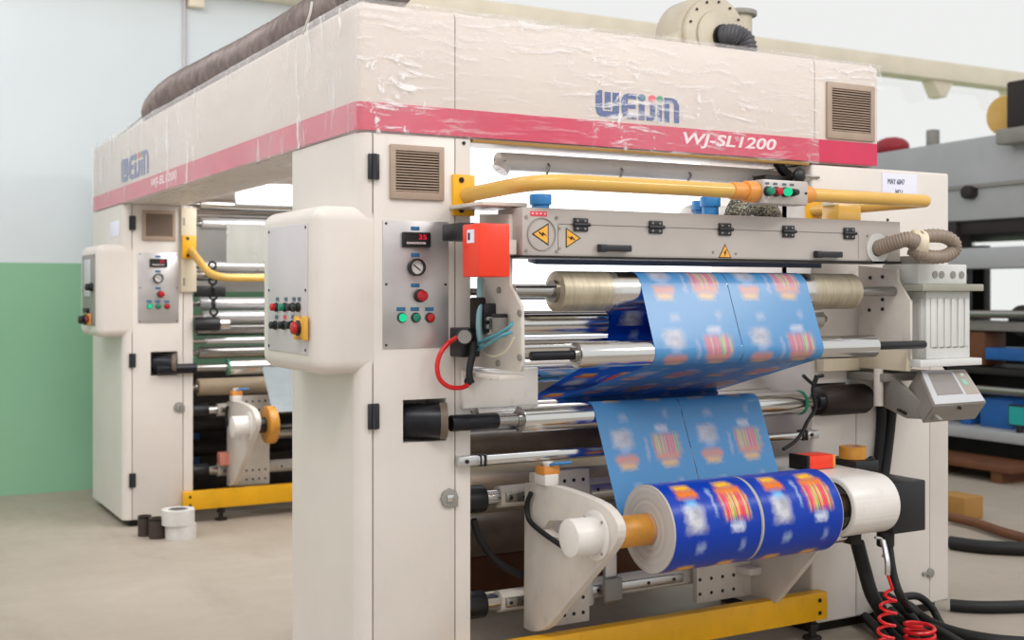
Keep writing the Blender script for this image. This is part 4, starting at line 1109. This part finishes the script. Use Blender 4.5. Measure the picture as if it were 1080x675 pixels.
tag(MB().tube([sp(503, 369, .05), sp(516, 362, .08), sp(530, 354, .08), sp(540, 350, .05)], .006, 8, 8).build('air_tube', 'teal'), 'lower thin teal tube crossing below the silver valve block', 'tube')
tag(MB().tube([sp(508, 371, .03), sp(520, 376, .04), sp(534, 370, .04), sp(542, 356, .03)], .004, 8, 8).build('control_wire', 'cream2'), 'thin pale wire looping below the teal tubes', 'wire')

# blue fittings, braided hose and bits behind the trunking
def fitting(px, pyt, Y, lab):
    v = at(px, pyt, Y=Y); t = thing('pipe_fitting', lab, 'fitting', (v.x, Y, DZ1), 'blue pipe fittings')
    MB().cyl((v.x, Y, DZ1 - .05), (v.x, Y, v.z - .035), .034, n=24).build('fitting_neck', 'blue', t)
    MB().cyl((v.x, Y, v.z - .04), (v.x, Y, v.z), .042, n=24, bevel=.004).build('fitting_cap', 'blue', t)
fitting(570, 205, 3.86, 'blue pipe fitting near the left end of the grey trunking')
fitting(749, 208, 3.86, 'taller of the two blue pipe fittings left of the grey button box')
fitting(740, 212, 3.94, 'shorter blue pipe fitting partly behind its taller neighbour')
mb = MB(); pts = [(3.12, 3.74, 1.78), (3.17, 3.76, 1.84), (3.26, 3.80, 1.865), (3.36, 3.84, 1.85), (3.45, 3.90, 1.80)]
mb.tube(pts, .05, 20, 10, rf=lambda i, n: .048 + .004 * (i % 2))
def braid():
    t = NT('braided_sleeve'); o = t.obj(); v = t.n('ShaderNodeTexVoronoi'); v.inputs['Scale'].default_value = 110; t.l(o, v.inputs['Vector'])
    return t.done(t.bsdf(t.ramp(v.outputs['Distance'], [(.2, lin('#B9B39E')), (.55, lin('#4B4A44'))]), .5, .3))
M['braid'] = braid()
tag(mb.build('braided_hose', 'braid'), 'thick braided grey sleeve hump behind the trunking below the button box', 'hose')
t = thing('damper_lever', 'black lever and knob under the hood above the grey button box', 'lever', (3.6, 3.95, 1.95))
v = at(843, 185, Y=3.93)
MB().ball((v.x, 3.93, v.z), .033, 16, (1, .6, 1)).build('knob', 'black', t)
MB().tube([(v.x, 3.93, v.z), (v.x + .06, 3.915, v.z - .004), (v.x + .10, 3.915, v.z - .006)], .006, 8, 2).build('pin', 'steel', t)
MB().tube([at(820, 172, Y=4.0), at(826, 180, Y=4.0), at(834, 188, Y=4.0), at(838, 192, Y=3.98)], .022, 12, 6).build('lever', 'black', t)
MB().box(v.x - .16, v.x - .02, 3.97, 4.05, v.z - .07, v.z + .0, .01).build('lever_base', 'dark', t)
t = thing('bearing_cap', 'square yellow cap standing on the trunking behind the right handrail end', 'cap', (3.75, 3.75, DZ1))
v0, v1 = at(881, 222, Y=3.70), at(905, 232, Y=3.70)
MB().box(v0.x, v1.x, 3.68, 3.78, DZ1 + .002, DZ1 + .07, .008).build('cap_body', 'rail', t)
MB().box(v0.x - .012, v1.x + .002, 3.70, 3.765, DZ1 + .065, DZ1 + .078, .003).build('cap_lid', 'cream2', t)

v = at(770, 224, Y=4.0)
tag(MB().cyl((v.x - .25, 4.0, v.z - .03), (v.x + .13, 4.0, v.z - .03), .055, n=28, bevel=.035).build('roller_cover', 'white'), 'white rounded cover just behind the trunking, left of the braided sleeve', 'cover')
for L, lab in (([(329, 2), (327, 14), (323, 26), (319, 36)], 'left of two thin white film tails hanging off the hood edge'), ([(359, 8), (358, 18), (359, 28), (358, 38)], 'right of two thin white film tails hanging off the hood edge')):
    tag(MB().tube([at(a_, b_, X=HX0 - .028) for a_, b_ in L], .0045, 6, 4).build('film_tail', 'white'), lab, 'film', 'thin film tails')
# corrugated hose from the trunking to the ribbed box
def crimp(i, n): return .030 + .0035 * (i % 3 == 0)
A = [at(926, 261.5, Y=DY0 - .004), at(934, 259, Y=3.575), at(946, 255, Y=3.53), at(957, 252.5, Y=3.50), at(966, 256, Y=3.49)]
mb = MB(); mb.tube(A, .042, 20, 14, rf=crimp)
t = thing('corrugated_hose', 'taupe corrugated hose looping out of the right end of the trunking', 'hose', A[0])
mb.build('hose_run', 'hose', t, angle=25)
v = at(967, 258, Y=3.52); MB().cyl((v.x - .02, 3.53, v.z + .005), (v.x + .03, 3.50, v.z + .005), .058, n=20, bevel=.008).build('white_coupling', 'cream2', t)
LP = P_([(968, 257), (973, 251), (984, 248.5), (996, 250), (1004, 256), (1004, 264), (996, 270), (984, 271), (974, 267), (968, 262)], 3.48)
for k, p in enumerate(LP): p.y = 3.515 - .045 * math.sin(PI * k / 9)
mb = MB(); mb.tube(LP, .036, 20, 10, rf=lambda i, n: .0265 + .003 * (i % 3 == 0)); mb.build('hose_loop', 'hose', t, angle=25)

# pale ribbed resistor box
t = thing('ribbed_box', 'pale grey ribbed metal box on a bracket at the right, above the operator terminal', 'box', (4.2, 3.65, 1.2))
YB = 3.58
x0, x1 = at(977, 340, Y=YB).x, at(1023, 340, Y=YB).x; zb0, zb1 = at(977, 379, Y=YB).z, at(977, 307, Y=YB).z
mb = MB(); mb.box(x0, x1, YB, YB + .23, zb0, zb1, .004)
for k in range(6):
    x = x0 + .035 + (x1 - x0 - .06) * k / 5; mb.box(x - .012, x + .012, YB - .006, YB, zb0 + .05, zb1 - .03, .005)
for k in range(4):
    y = YB + .03 + .16 * k / 3; mb.box(x0 - .006, x0, y - .012, y + .012, zb0 + .05, zb1 - .03, .005)
mb.build('ribbed_body', 'lightgrey', t)
mb = MB(); mb.mi = 1
for k in range(5):
    x = x0 + .053 + (x1 - x0 - .06) * k / 5; mb.box(x - .012, x + .012, YB - .0015, YB + .002, zb0 + .045, zb0 + .052)
mb.build('vent_slots', ['lightgrey', 'midgrey'], t)
MB().box(x0 - .07, x1 + .035, YB - .045, YB + .26, zb1, zb1 + .03, .004).build('top_flange', paint('olive_grey_flange', '#9B9A8C', .45, .05, 6), t)
MB().box(x0 - .08, x1 + .03, YB - .04, YB + .26, zb0 - .03, zb0, .004).build('bottom_flange', 'lightgrey', t)
tb = MB().box(x0 - .05, x1 - .02, YB + .0, YB + .2, zb1 + .03, zb1 + .115, .004); tb.mi = 1
for px in (986, 993, 1005, 1014):
    v = at(px, 290, Y=YB); tb.cyl((v.x, YB, zb1 + .07), (v.x, YB - .003, zb1 + .07), .016, n=20)
tb.build('terminal_box', ['lightgrey', 'midgrey'], t)
MB().box(x0 - .04, x0 + .06, YB + .0, YB + .2, zb1 + .115, zb1 + .15, .004).build('terminal_lid', 'midgrey', t)
MB().cyl((x1 - .02, YB + .06, zb1 + .06), (x1 + .04, YB + .06, zb1 + .06), .018, n=16, bevel=.003).build('cable_gland', 'black', t)
MB().box(x0 + .02, x0 + .14, YB + .22, 3.919, zb0 - .028, zb0 - .004).build('support_arm', 'plate', t)

# operator terminal
t = thing('operator_terminal', 'grey operator terminal with tilted screen hanging below the ribbed box', 'terminal', (4.2, 3.5, .95))
TL, TR, BR, BL = at(969, 390, Y=3.60), at(1018, 389, Y=3.60), at(1041, 424, Y=3.44), at(985, 428, Y=3.44)
nrm = (TR - TL).cross(BL - TL).normalized(); nrm = -nrm if nrm.y > 0 else nrm
dn = -nrm * .09
quad = [TL, TR, BR, BL]
mb = MB(); f0 = [mb.bm.verts.new(p) for p in quad]; f1 = [mb.bm.verts.new(p + dn + Vector((0, 0, -.01))) for p in quad]
mb.bm.faces.new(f0); mb.bm.faces.new(f1[::-1])
for i in range(4): mb.bm.faces.new((f0[i], f1[i], f1[(i + 1) % 4], f0[(i + 1) % 4]))
bmesh.ops.recalc_face_normals(mb.bm, faces=mb.bm.faces)
bmesh.ops.bevel(mb.bm, geom=list(mb.bm.edges), offset=.004, segments=2, affect='EDGES')
mb.build('terminal_body', 'consoleside', t)
def on(u, v, h=.001): return TL.lerp(TR, u).lerp(BL.lerp(BR, u), v) + nrm * h
def patch(name, u0, u1, v0, v1, h, m, par=None, label=None):
    mb = MB(); a = [mb.bm.verts.new(on(u, v, h)) for u, v in ((u0, v0), (u1, v0), (u1, v1), (u0, v1))]; c = [mb.bm.verts.new(on(u, v, h - .003)) for u, v in ((u0, v0), (u1, v0), (u1, v1), (u0, v1))]
    mb.bm.faces.new(a)
    for i in range(4): mb.bm.faces.new((a[i], c[i], c[(i + 1) % 4], a[(i + 1) % 4]))
    bmesh.ops.recalc_face_normals(mb.bm, faces=mb.bm.faces)
    return mb.build(name, m, par or t, label)
fp = patch('face_panel', .03, .97, .03, .97, .002, 'consoleface')
patch('screen', .14, .64, .12, .74, .004, 'screen', fp)
patch('keypad', .70, .95, .08, .76, .004, paint('keypad_beige', '#A79C92', .5), fp)
patch('key', .74, .84, .34, .5, .006, paint('keypad_teal', '#8FBFAE', .5), fp)
patch('key', .78, .86, .16, .24, .006, paint('keypad_white', '#C8D0C8', .5), fp)
MB().prism([(BL.y - .0, BL.z - .06), (TL.y + .12, TL.z - .02), (3.80, TL.z - .0), (3.80, TL.z - .15), (3.62, BL.z - .07)], 'x', TL.x - .055, TL.x - .03, .003).build('side_bracket', 'consoleside', t)
MB().cyl((TL.x - .09, 3.74, TL.z - .16), (TL.x - .09, 3.74, TL.z - .0), .02, n=16).build('pivot_post', 'plate', t)
MB().box(TL.x - .1, TR.x - .02, 3.70, 3.919, TL.z - .055, TL.z - .02, .004).build('hanger', 'consoleside', t)
v = on(.5, 1.0, -.02); MB().cyl(v, v + Vector((0, -.012, -.004)), .007, n=12).build('latch_screw', 'black', t)
tag(MB().tube(P_([(947, 432), (958, 437), (972, 439), (981, 438)], 3.62), .007, 8, 6).build('black_cable', 'rubber'), 'thin black cable sagging under the side of the operator terminal', 'cable')
tag(MB().tube(P_([(955, 388), (972, 381), (985, 380), (994, 384), (999, 390)], 3.62), .009, 8, 6).build('black_cable', 'rubber'), 'black cable tucked between the ribbed box and the operator terminal', 'cable')

# paper notice
a, c = at(930, 180, Y=Y0), at(967, 208, Y=Y0)
t = thing('paper_notice', 'white paper notice taped to the top of the wide cream cabinet', 'paper', ((a.x + c.x) / 2, Y0, c.z - .03))
mb = MB(); mb.box(a.x, c.x, Y0 - .0025, Y0 - .001, c.z - .03, a.z - .008); mb.build('sheet', 'paper', t)
b0 = at(936, 193, Y=Y0); text('lettering', 'MAY 6047', (b0.x, Y0 - .003, b0.z - .004), (1, 0, 0), .105, .024, 'ink', t)
b0 = at(944, 203, Y=Y0); text('lettering', 'NO.1', (b0.x, Y0 - .003, b0.z - .008), (1, 0, 0), .044, .022, 'ink', t)

# ------------------------------------------------------------------ cables and coiled hose at the right
tag(MB().tube([at(942, 398, Y=3.86), at(941, 430, Y=3.88), at(938, 460, Y=3.88), at(934, 492, Y=3.86), at(930, 520, Y=3.84)], .022, 12, 6).build('black_cable', 'rubber'), 'right of two thick black cables running down behind the black motor', 'cable')
tag(MB().tube([at(930, 392, Y=3.88), at(930, 430, Y=3.9), at(929, 460, Y=3.9), at(926, 500, Y=3.88)], .024, 12, 6).build('black_cable', 'rubber'), 'left of two thick black cables running down behind the black motor', 'cable')
for L, lab in (([(847, 396), (858, 405), (862, 398), (868, 396)], 'thin black cable hooked to the frame above the brown bearing'), ([(861, 396), (857, 412), (860, 430), (852, 444), (846, 456), (838, 466), (826, 474)], 'thin black cable crossing the black shaft at the right frame')):
    tag(MB().tube(P_(L, 3.80), .008, 8, 6).build('black_cable', 'rubber'), lab, 'cable')
def fl(px, py, z=.02): return at(px, py, Z=z)
cb = [
 ([at(904, 572, Y=3.75), at(912, 602, Y=3.75), at(922, 632, Y=3.72), fl(946, 664, .03), fl(985, 690, .03)], .030, 'thickest black cable dropping from under the white arm to the floor'),
 ([at(937, 572, Y=3.66), at(942, 606, Y=3.62), at(952, 632, Y=3.6), fl(972, 652, .03), fl(1010, 668, .025), fl(1075, 676, .025)], .018, 'black cable falling from the motor behind the red coiled hose'),
 ([fl(886, 633, .06), fl(904, 644, .05), fl(922, 660, .04), fl(940, 680, .03)], .022, 'black cable end nearest the yellow bar on the floor'),
 ([fl(898, 631, .08), fl(914, 640, .06), fl(930, 656, .04), fl(950, 676, .03)], .017, 'second black cable end from the yellow bar on the floor'),
 ([fl(912, 631, .09), fl(936, 630, .14), fl(956, 646, .10), fl(968, 660, .04), fl(980, 680, .03)], .022, 'black cable humped over its neighbours behind the red coil'),
 ([fl(950, 630, .15), fl(968, 629, .14), fl(982, 640, .09), fl(990, 654, .04), fl(1000, 672, .02)], .017, 'black cable arching in front of the wide cabinet at floor level'),
 ([fl(958, 640, .06), fl(978, 656, .04), fl(1008, 668, .03), fl(1050, 676, .03), fl(1090, 679, .03)], .028, 'thick black cable running off along the floor to the right'),
 ([fl(940, 645, .05), fl(960, 660, .05), fl(985, 664, .03), fl(1020, 684, .03)], .024, 'black cable in the middle of the floor tangle'),
]
for P, r, lab in cb: tag(MB().tube(P, r, 12, 8).build('black_cable', 'rubber', None), lab, 'cable', 'black cables on the floor')
tag(MB().tube([fl(1002, 638, .03), fl(1030, 640, .03), fl(1062, 640, .03), fl(1110, 638, .03)], .028, 12, 6).build('black_cable', 'rubber'), 'straight black cable on the floor right of the wide cabinet', 'cable')
tag(MB().tube([fl(1002, 572, .04), fl(1030, 576, .04), fl(1060, 578, .04), fl(1110, 580, .04)], .038, 12, 6).build('black_cable', 'rubber'), 'distant thick black cable across the floor at the right', 'cable')
tag(MB().tube([fl(1000, 545, .04), fl(1030, 552, .04), fl(1060, 562, .04), fl(1110, 575, .04)], .03, 12, 6).build('floor_hose', 'bgbrown'), 'brown hose lying across the floor beyond the cables', 'hose')
top, bot = at(939, 622, Y=3.40), at(932, 690, Y=3.36)
pts = []; turns = 5.2; n = int(turns * 18)
for k in range(n + 1):
    s = k / n; a = 2 * PI * turns * s; c = top.lerp(bot, s); rr = .012 + .019 * min(1, s * 4)
    pts.append(c + Vector((rr * math.cos(a), rr * math.sin(a), 0)))
t = thing('coiled_air_hose', 'red coiled air hose hanging from a silver quick coupling at the right', 'hose', (top.x, top.y, bot.z))
MB().tube([at(936, 606, Y=3.40)] + pts, .0062, 8).build('coil', 'redhose', t)
MB().tube([at(931, 570, Y=3.44), at(934, 582, Y=3.42), at(936, 594, Y=3.40), at(936, 606, Y=3.40)], .011, 12, 5).build('quick_coupling', 'aluminium', t)
MB().tube([at(923, 567, Y=3.44), at(930, 569, Y=3.44), at(933, 580, Y=3.43), at(931, 588, Y=3.43)], .006, 8, 5).build('coupling_lever', 'aluminium', t)
pts = [fl(970, 676, .03) + Vector((.06 * math.cos(a), .06 * math.sin(a), .0045 * a)) for a in [2 * PI * k / 20 for k in range(54)]]
tag(MB().tube(pts, .0085, 8).build('air_hose', 'redhose'), 'red air hose coil lying on the floor among black cables', 'hose')
tag(MB().tube(P_([(499, 548), (506, 568), (520, 588), (536, 600), (551, 607)], 4.05), .014, 12, 8).build('black_cable', 'rubber'), 'black cable sagging between the near cabinet and left reel arm', 'cable')

# ------------------------------------------------------------------ small things on the floor by the distant cabinet
def ftube(px, py, r, h, lab):
    v = at(px, py, Z=0); t = thing('core_tube', lab, 'tube', (v.x, v.y, 0), 'brown tubes on the floor')
    MB().ring((v.x, v.y, h / 2), (0, 0, 1), r, r * .72, h, 32).build('tube_wall', 'browntube', t)
    MB().ring((v.x, v.y, h * .93), (0, 0, 1), r * 1.03, r * .98, h * .12, 32).build('rim_band', 'dark', t)
ftube(152.5, 565, .040, .125, 'left dark brown tube standing on the floor by the distant cabinet')
ftube(165.5, 567.5, .047, .125, 'right dark brown tube standing on the floor next to white tape rolls')
v = at(190, 567, Z=0)
def troll(z, r, h, dx, lab):
    t = thing('tape_roll', lab, 'tape roll', (v.x + dx, v.y, z), 'white tape rolls on the floor')
    MB().ring((v.x + dx, v.y, z + h / 2), (0, 0, 1), r, r * .6, h, 40).build('tape', 'tapewhite', t)
    MB().ring((v.x + dx, v.y, z + h / 2), (0, 0, 1), r * .6, r * .5, h * 1.02, 40).build('core', 'midgrey', t)
troll(0, .092, .085, .004, 'bottom roll of two white tape rolls stacked on the floor')
troll(.086, .098, .09, -.012, 'top roll of two white tape rolls stacked on the floor')

# ------------------------------------------------------------------ the distant roller frame
FG = 'rollers of the distant frame'
def far(py, Y, R, lab, shell='chrome', ring=None, rs=.016, px=250, x0=2.12, s0=2.03):
    z = at(px, py, Y=Y).z
    return roller(lab, Y, z, R, x0, 3.66, rs, s0, 3.70, shell, 'steel', FG, ring)
far(217, 8.05, .038, 'topmost chrome roller of the distant frame, right under its light strip')
far(228, 8.22, .034, 'second highest chrome roller of the distant frame, in shade')
far(237, 8.00, .038, 'third chrome roller from the top of the distant frame, above the clear film', 'farchrome')
far(281, 7.98, .032, 'chrome roller at the lower edge of the silvery clear film', 'farchrome')
far(291, 8.15, .034, 'dim chrome roller just above the distant yellow handrail')
far(320, 8.05, .042, 'bright chrome roller just below the distant yellow handrail', 'farchrome')
far(334, 7.98, .040, 'second bright chrome roller below the distant yellow handrail', 'farchrome')
far(347, 8.12, .042, 'grey chrome roller above the thin bar in the distant frame', 'steel')
far(359, 7.88, .024, 'thin chrome roller spanning from the distant cabinet edge', 'aluminium')
far(371, 8.08, .042, 'grey chrome roller just above the green ringed one', 'steel')
f5 = far(387, 7.83, .050, 'distant chrome roller with a green end ring and black shaft', ring=(2.25,), rs=.024, x0=2.245, s0=at(165, 388, Y=7.83).x)
MB().cyl((at(165, 388, Y=7.83).x, 7.83, at(250, 387, Y=7.83).z), (at(207, 388, Y=7.83).x, 7.83, at(250, 387, Y=7.83).z), .032, n=24, bevel=.004).build('shaft_sleeve', 'blackshaft', f5)
far(407, 8.10, .058, 'beige rubber roller in the distant frame above the reel arm', 'beigeroll')
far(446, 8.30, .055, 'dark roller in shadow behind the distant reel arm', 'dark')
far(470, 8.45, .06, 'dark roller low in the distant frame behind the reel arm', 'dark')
far(455, 7.98, .05, 'silver core bar right of the amber chuck disc', 'steel', px=295, x0=2.60, s0=2.45)
# silvery clear film
t = thing('clear_film', 'silvery clear film stretched flat above the distant yellow handrail', 'film', (2.9, 7.95, 1.6))
z0, z1 = at(260, 279, Y=7.95).z, at(260, 236, Y=7.95).z
xf = at(239, 260, Y=7.95).x
mb = MB(); mb.box(xf, 3.4, 7.952, 7.954, z0, z1); mb.build('film_sheet', 'clear', t)
t = thing('clear_film', 'silvery film hanging below the green ringed roller to the amber chuck', 'film', (2.9, 7.8, .7))
zt_, zb_ = at(280, 387, Y=7.78).z, .72
xf = at(276, 387, Y=7.78).x
mb = MB(); mb.prism([(7.775, zt_), (7.777, zt_), (7.55, zb_), (7.548, zb_)], 'x', xf, xf + .95); mb.build('film_sheet', 'silverfilm', t)
tag(MB().box(2.05, 3.68, 8.36, 8.40, 1.50, 2.0).build('guide_plate', 'lightgrey'), 'flat grey plate behind the silvery clear film in the distant frame', 'plate')
t = thing('chain_tensioner', 'black chain with knob hanging under the distant handrail corner', 'chain', (2.1, 7.8, 1.2))
mb = MB()
v0, v1 = at(224, 280, Y=7.84), at(226, 345, Y=7.84)
for k in range(9):
    c = v0.lerp(v1, k / 8); mb.ring(c, (1, 0, 0) if k % 2 else (.5, 1, 0), .03, .017, .014, 14)
mb.build('chain_links', 'black', t)
v = at(205, 342, Y=7.84); mb = MB(); mb.cyl((v.x, 7.84, v.z), (v.x + .16, 7.82, v.z), .045, n=20, bevel=.006); mb.mi = 1; mb.cyl((v.x + .16, 7.82, v.z), (v.x + .22, 7.82, v.z), .035, n=20); mb.build('hand_knob', ['black', 'chrome'], t)
v = at(206, 305, Y=7.84); MB().box(v.x, v.x + .2, 7.84, 7.88, v.z - .05, v.z + .02, .005).build('mounting_block', 'black', t)
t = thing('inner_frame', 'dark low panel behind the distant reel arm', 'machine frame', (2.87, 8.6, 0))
MB().box(2.03, 3.70, 8.6, 8.64, .05, .98).build('backdrop_sheet', paint('inner_shadow', '#3A322C', .6, .2, 3), t)
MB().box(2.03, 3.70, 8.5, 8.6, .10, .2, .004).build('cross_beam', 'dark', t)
v = at(200, 470, Y=8.2)
tag(MB().cyl((2.20, 8.55, .201), (2.20, 8.55, .62), .05, n=24, bevel=.01).build('canister', 'bgblue'), 'small blue canister in the dark gap left of the distant reel arm', 'canister')
tag(MB().box(2.22, 2.32, 7.9, 7.98, .345, .43, .006).build('pink_block', paint('pink_block_paint', '#D98A78', .5)), 'small pink block beside the foot of the distant reel arm', 'block')

# ------------------------------------------------------------------ the next machine line at the right
t = thing('printing_press', 'long grey printing press blurred in the right background', 'machine', (9.6, 7.2, 0))
def pz(px, py, X): return at(px, py, X=X)
BX = 8.6
MB().prism([(5.6, 2.12), (9.1, 2.12), (9.1, 2.80), (6.9, 2.84), (5.6, 2.86)], 'x', BX, BX + 1.6, .02).build('upper_body', 'pressgrey', t)
MB().box(BX - .03, BX, 5.6, 9.1, 2.40, 2.43).build('trim_rail', 'midgrey', t)
MB().box(BX + .05, BX + 1.5, 5.6, 9.1, 2.0, 2.12, .01).build('under_beam', 'pressdark', t)
MB().box(BX - .05, BX + .25, 5.6, 9.1, 1.70, 1.88, .01).build('gantry_beam', 'pressgrey', t)
for y in (7.32, 8.0, 8.9): MB().box(BX, BX + .18, y, y + .22, .0, 2.12, .01).build('post', 'pressdark', t)
MB().box(BX - .1, BX + .3, 5.6, 7.3, 1.17, 1.25, .01).build('shelf', 'midgrey', t)
MB().box(BX - .1, BX + .5, 5.6, 7.5, .80, .86, .01).build('shelf', 'pressdark', t)
MB().box(BX - .32, BX + .9, 5.6, 9.0, .27, .36, .01).build('table', 'pressgrey', t)
MB().box(BX + 1.3, BX + 1.4, 5.2, 9.1, .3, 1.16, .01).build('shade_panel', 'pressdark', t)  # dark panels added to stand for the shade behind the press
MB().box(BX + 1.3, BX + 1.4, 8.08, 9.1, 1.16, 1.96, .01).build('shade_panel', 'pressdark', t)
MB().box(BX + .0, BX + .9, 5.6, 9.0, .03, .27, .01).build('lower_body', 'pressdark', t)
MB().box(BX + .3, BX + .5, 7.55, 8.9, .36, 2.03, .02).build('ink_unit', 'pressdark', t)
MB().box(BX + .25, BX + .6, 5.7, 7.5, .36, .78, .02).build('ink_unit', 'pressdark', t)
MB().cyl((BX - .05, 6.62, 1.26), (BX + .15, 6.62, 1.26), .13, n=24, bevel=.02).build('dark_drum', 'pressdark', t)
MB().box(BX - .08, BX + .2, 6.95, 7.25, .87, 1.16, .02).build('brown_panel', 'bgbrown', t)
for y0_, y1_, z0_, z1_ in ((6.25, 6.9, .93, 1.03), (6.62, 6.95, .36, .60), (6.2, 6.4, .862, .925), (7.05, 7.16, .36, .56)): MB().box(BX - .14, BX + .2, y0_, y1_, z0_, z1_, .01).build('blue_cover', 'bgblue', t)
MB().cyl((BX - .16, 5.9, 1.32), (BX - .16, 8.2, 1.30), .035, n=16).build('guide_roller', 'steel', t)
MB().cyl((BX - .2, 6.2, .68), (BX - .2, 7.6, .68), .035, n=16).build('guide_roller', 'steel', t)
t = thing('press_motor', 'yellow and dark motor perched on the grey press at the right edge', 'motor', (8.7, 6.75, 2.85))
MB().cyl((8.62, 6.86, 3.0), (8.9, 6.86, 3.0), .17, n=32, bevel=.03).build('motor_drum', 'rail', t)
MB().box(8.5, 8.9, 6.42, 6.72, 2.85, 3.25, .02).build('motor_block', 'pressdark', t)
MB().box(8.4, 8.6, 6.3, 6.75, 2.72, 2.85, .02).build('motor_base', 'midgrey', t)
tag(MB().cyl((8.8, 7.75, 2.80), (8.8, 7.75, 2.99), .06, n=20, bevel=.01).build('exhaust_stub', 'midgrey'), 'grey stub pipe on top of the blurred grey press', 'pipe')
tag(MB().ball((8.85, 8.30, 2.89), .14, 18, (1, 1.4, .7)).build('red_cover', 'bgred'), 'dull red rounded cover on the far end of the grey press', 'cover')
v = at(1022, 203, X=8.55)
tag(MB().cyl((8.605, v.y, v.z), (8.50, v.y, v.z), .06, n=20, bevel=.015).build('press_boss', 'pressdark'), 'dark round boss on the side of the blurred grey press', 'boss')
t = thing('computer_monitor', 'glowing cyan monitor on the press table at the right edge', 'monitor', (8.4, 6.5, .36))
MB().box(8.32, 8.36, 6.36, 6.56, .41, .585, .01).build('monitor_case', 'black', t)
MB().box(8.315, 8.32, 6.375, 6.545, .425, .57).build('monitor_screen', 'cyan', t)
MB().cyl((8.34, 6.46, .361), (8.34, 6.46, .42), .03, n=16).build('monitor_stand', 'black', t)
t = thing('wooden_pallet', 'low wooden pallet on the floor under the press table', 'pallet', (8.2, 7.0, 0))
MB().box(7.9, 8.35, 6.2, 8.0, .09, .14, .005).build('deck', 'bgbrown', t)
for y in (6.3, 7.0, 7.8): MB().box(7.92, 8.33, y, y + .1, 0, .09).build('bearer', 'bgbrown', t)
v = at(1012, 545, Z=0)
tag(MB().box(v.x - .09, v.x + .09, v.y - .12, v.y + .12, .001, .15, .01).build('wooden_block', paint('yellow_wood', '#A5793A', .7)), 'tan wooden block on the floor right behind the wide cream cabinet', 'block')

# ------------------------------------------------------------------ light
W = bpy.data.worlds.new('World'); SC.world = W; W.use_nodes = True
nt = W.node_tree; bg = nt.nodes['Background']
tc = nt.nodes.new('ShaderNodeTexCoord'); sx = nt.nodes.new('ShaderNodeSeparateXYZ'); rp_ = nt.nodes.new('ShaderNodeValToRGB')
nt.links.new(tc.outputs['Generated'], sx.inputs[0]); nt.links.new(sx.outputs[2], rp_.inputs[0])
cr = rp_.color_ramp; cr.elements[0].position = .0; cr.elements[0].color = (1.0, 1.02, 1.0, 1); cr.elements[1].position = .5; cr.elements[1].color = (1, 1, 1, 1)
nt.links.new(rp_.outputs[0], bg.inputs[0]); bg.inputs[1].default_value = .93
def area(name, loc, target, sx_, sy_, e, col=(1, 1, 1)):
    d = bpy.data.lights.new(name, 'AREA'); d.shape = 'RECTANGLE'; d.size = sx_; d.size_y = sy_; d.energy = e; d.color = col
    o = bpy.data.objects.new(name, d); COL.objects.link(o); o.location = loc
    o.rotation_euler = (Vector(target) - Vector(loc)).to_track_quat('-Z', 'Y').to_euler(); return o
area('ceiling_lamp', (0.2, 1.2, 5.2), (1.8, 4.2, 1.0), 4, 1.2, 120, (1, .97, .93))
area('ceiling_lamp', (5.4, .2, 4.4), (3.0, 4.2, 2.0), 3.2, .5, 95, (1, .97, .93))
area('ceiling_lamp', (-1.2, 6.2, 5.2), (0.5, 8.0, .8), 4, 1.2, 95, (1, .98, .96))

area('hood_fill', (2.85, 6.5, 2.44), (2.85, 6.5, 0), 1.5, 2.2, 62)  # unseen fill light added under the hood to brighten the distant rollers

# ------------------------------------------------------------------ camera
cd = bpy.data.cameras.new('camera'); cam = bpy.data.objects.new('camera', cd); COL.objects.link(cam)
cd.sensor_width = 36; cd.lens = 36 * FPX / 1080; cd.shift_y = -(337.5 - HZ) / 1080
cam.location = (0, 0, CH)
cam.rotation_euler = (PI / 2, 0, -(PI / 2 - math.atan2(CA, SA)))
cd.clip_start = .05; cd.clip_end = 200
cd.dof.use_dof = True; cd.dof.focus_distance = 4.75; cd.dof.aperture_fstop = 2.2
SC.camera = cam
SC.view_settings.view_transform = 'Standard'; SC.view_settings.look = 'None'; SC.view_settings.gamma = 1
SC.view_settings.exposure = -0.08; SC.view_settings.use_curve_mapping = False
SC.cycles.max_bounces = 8; SC.cycles.transparent_max_bounces = 12
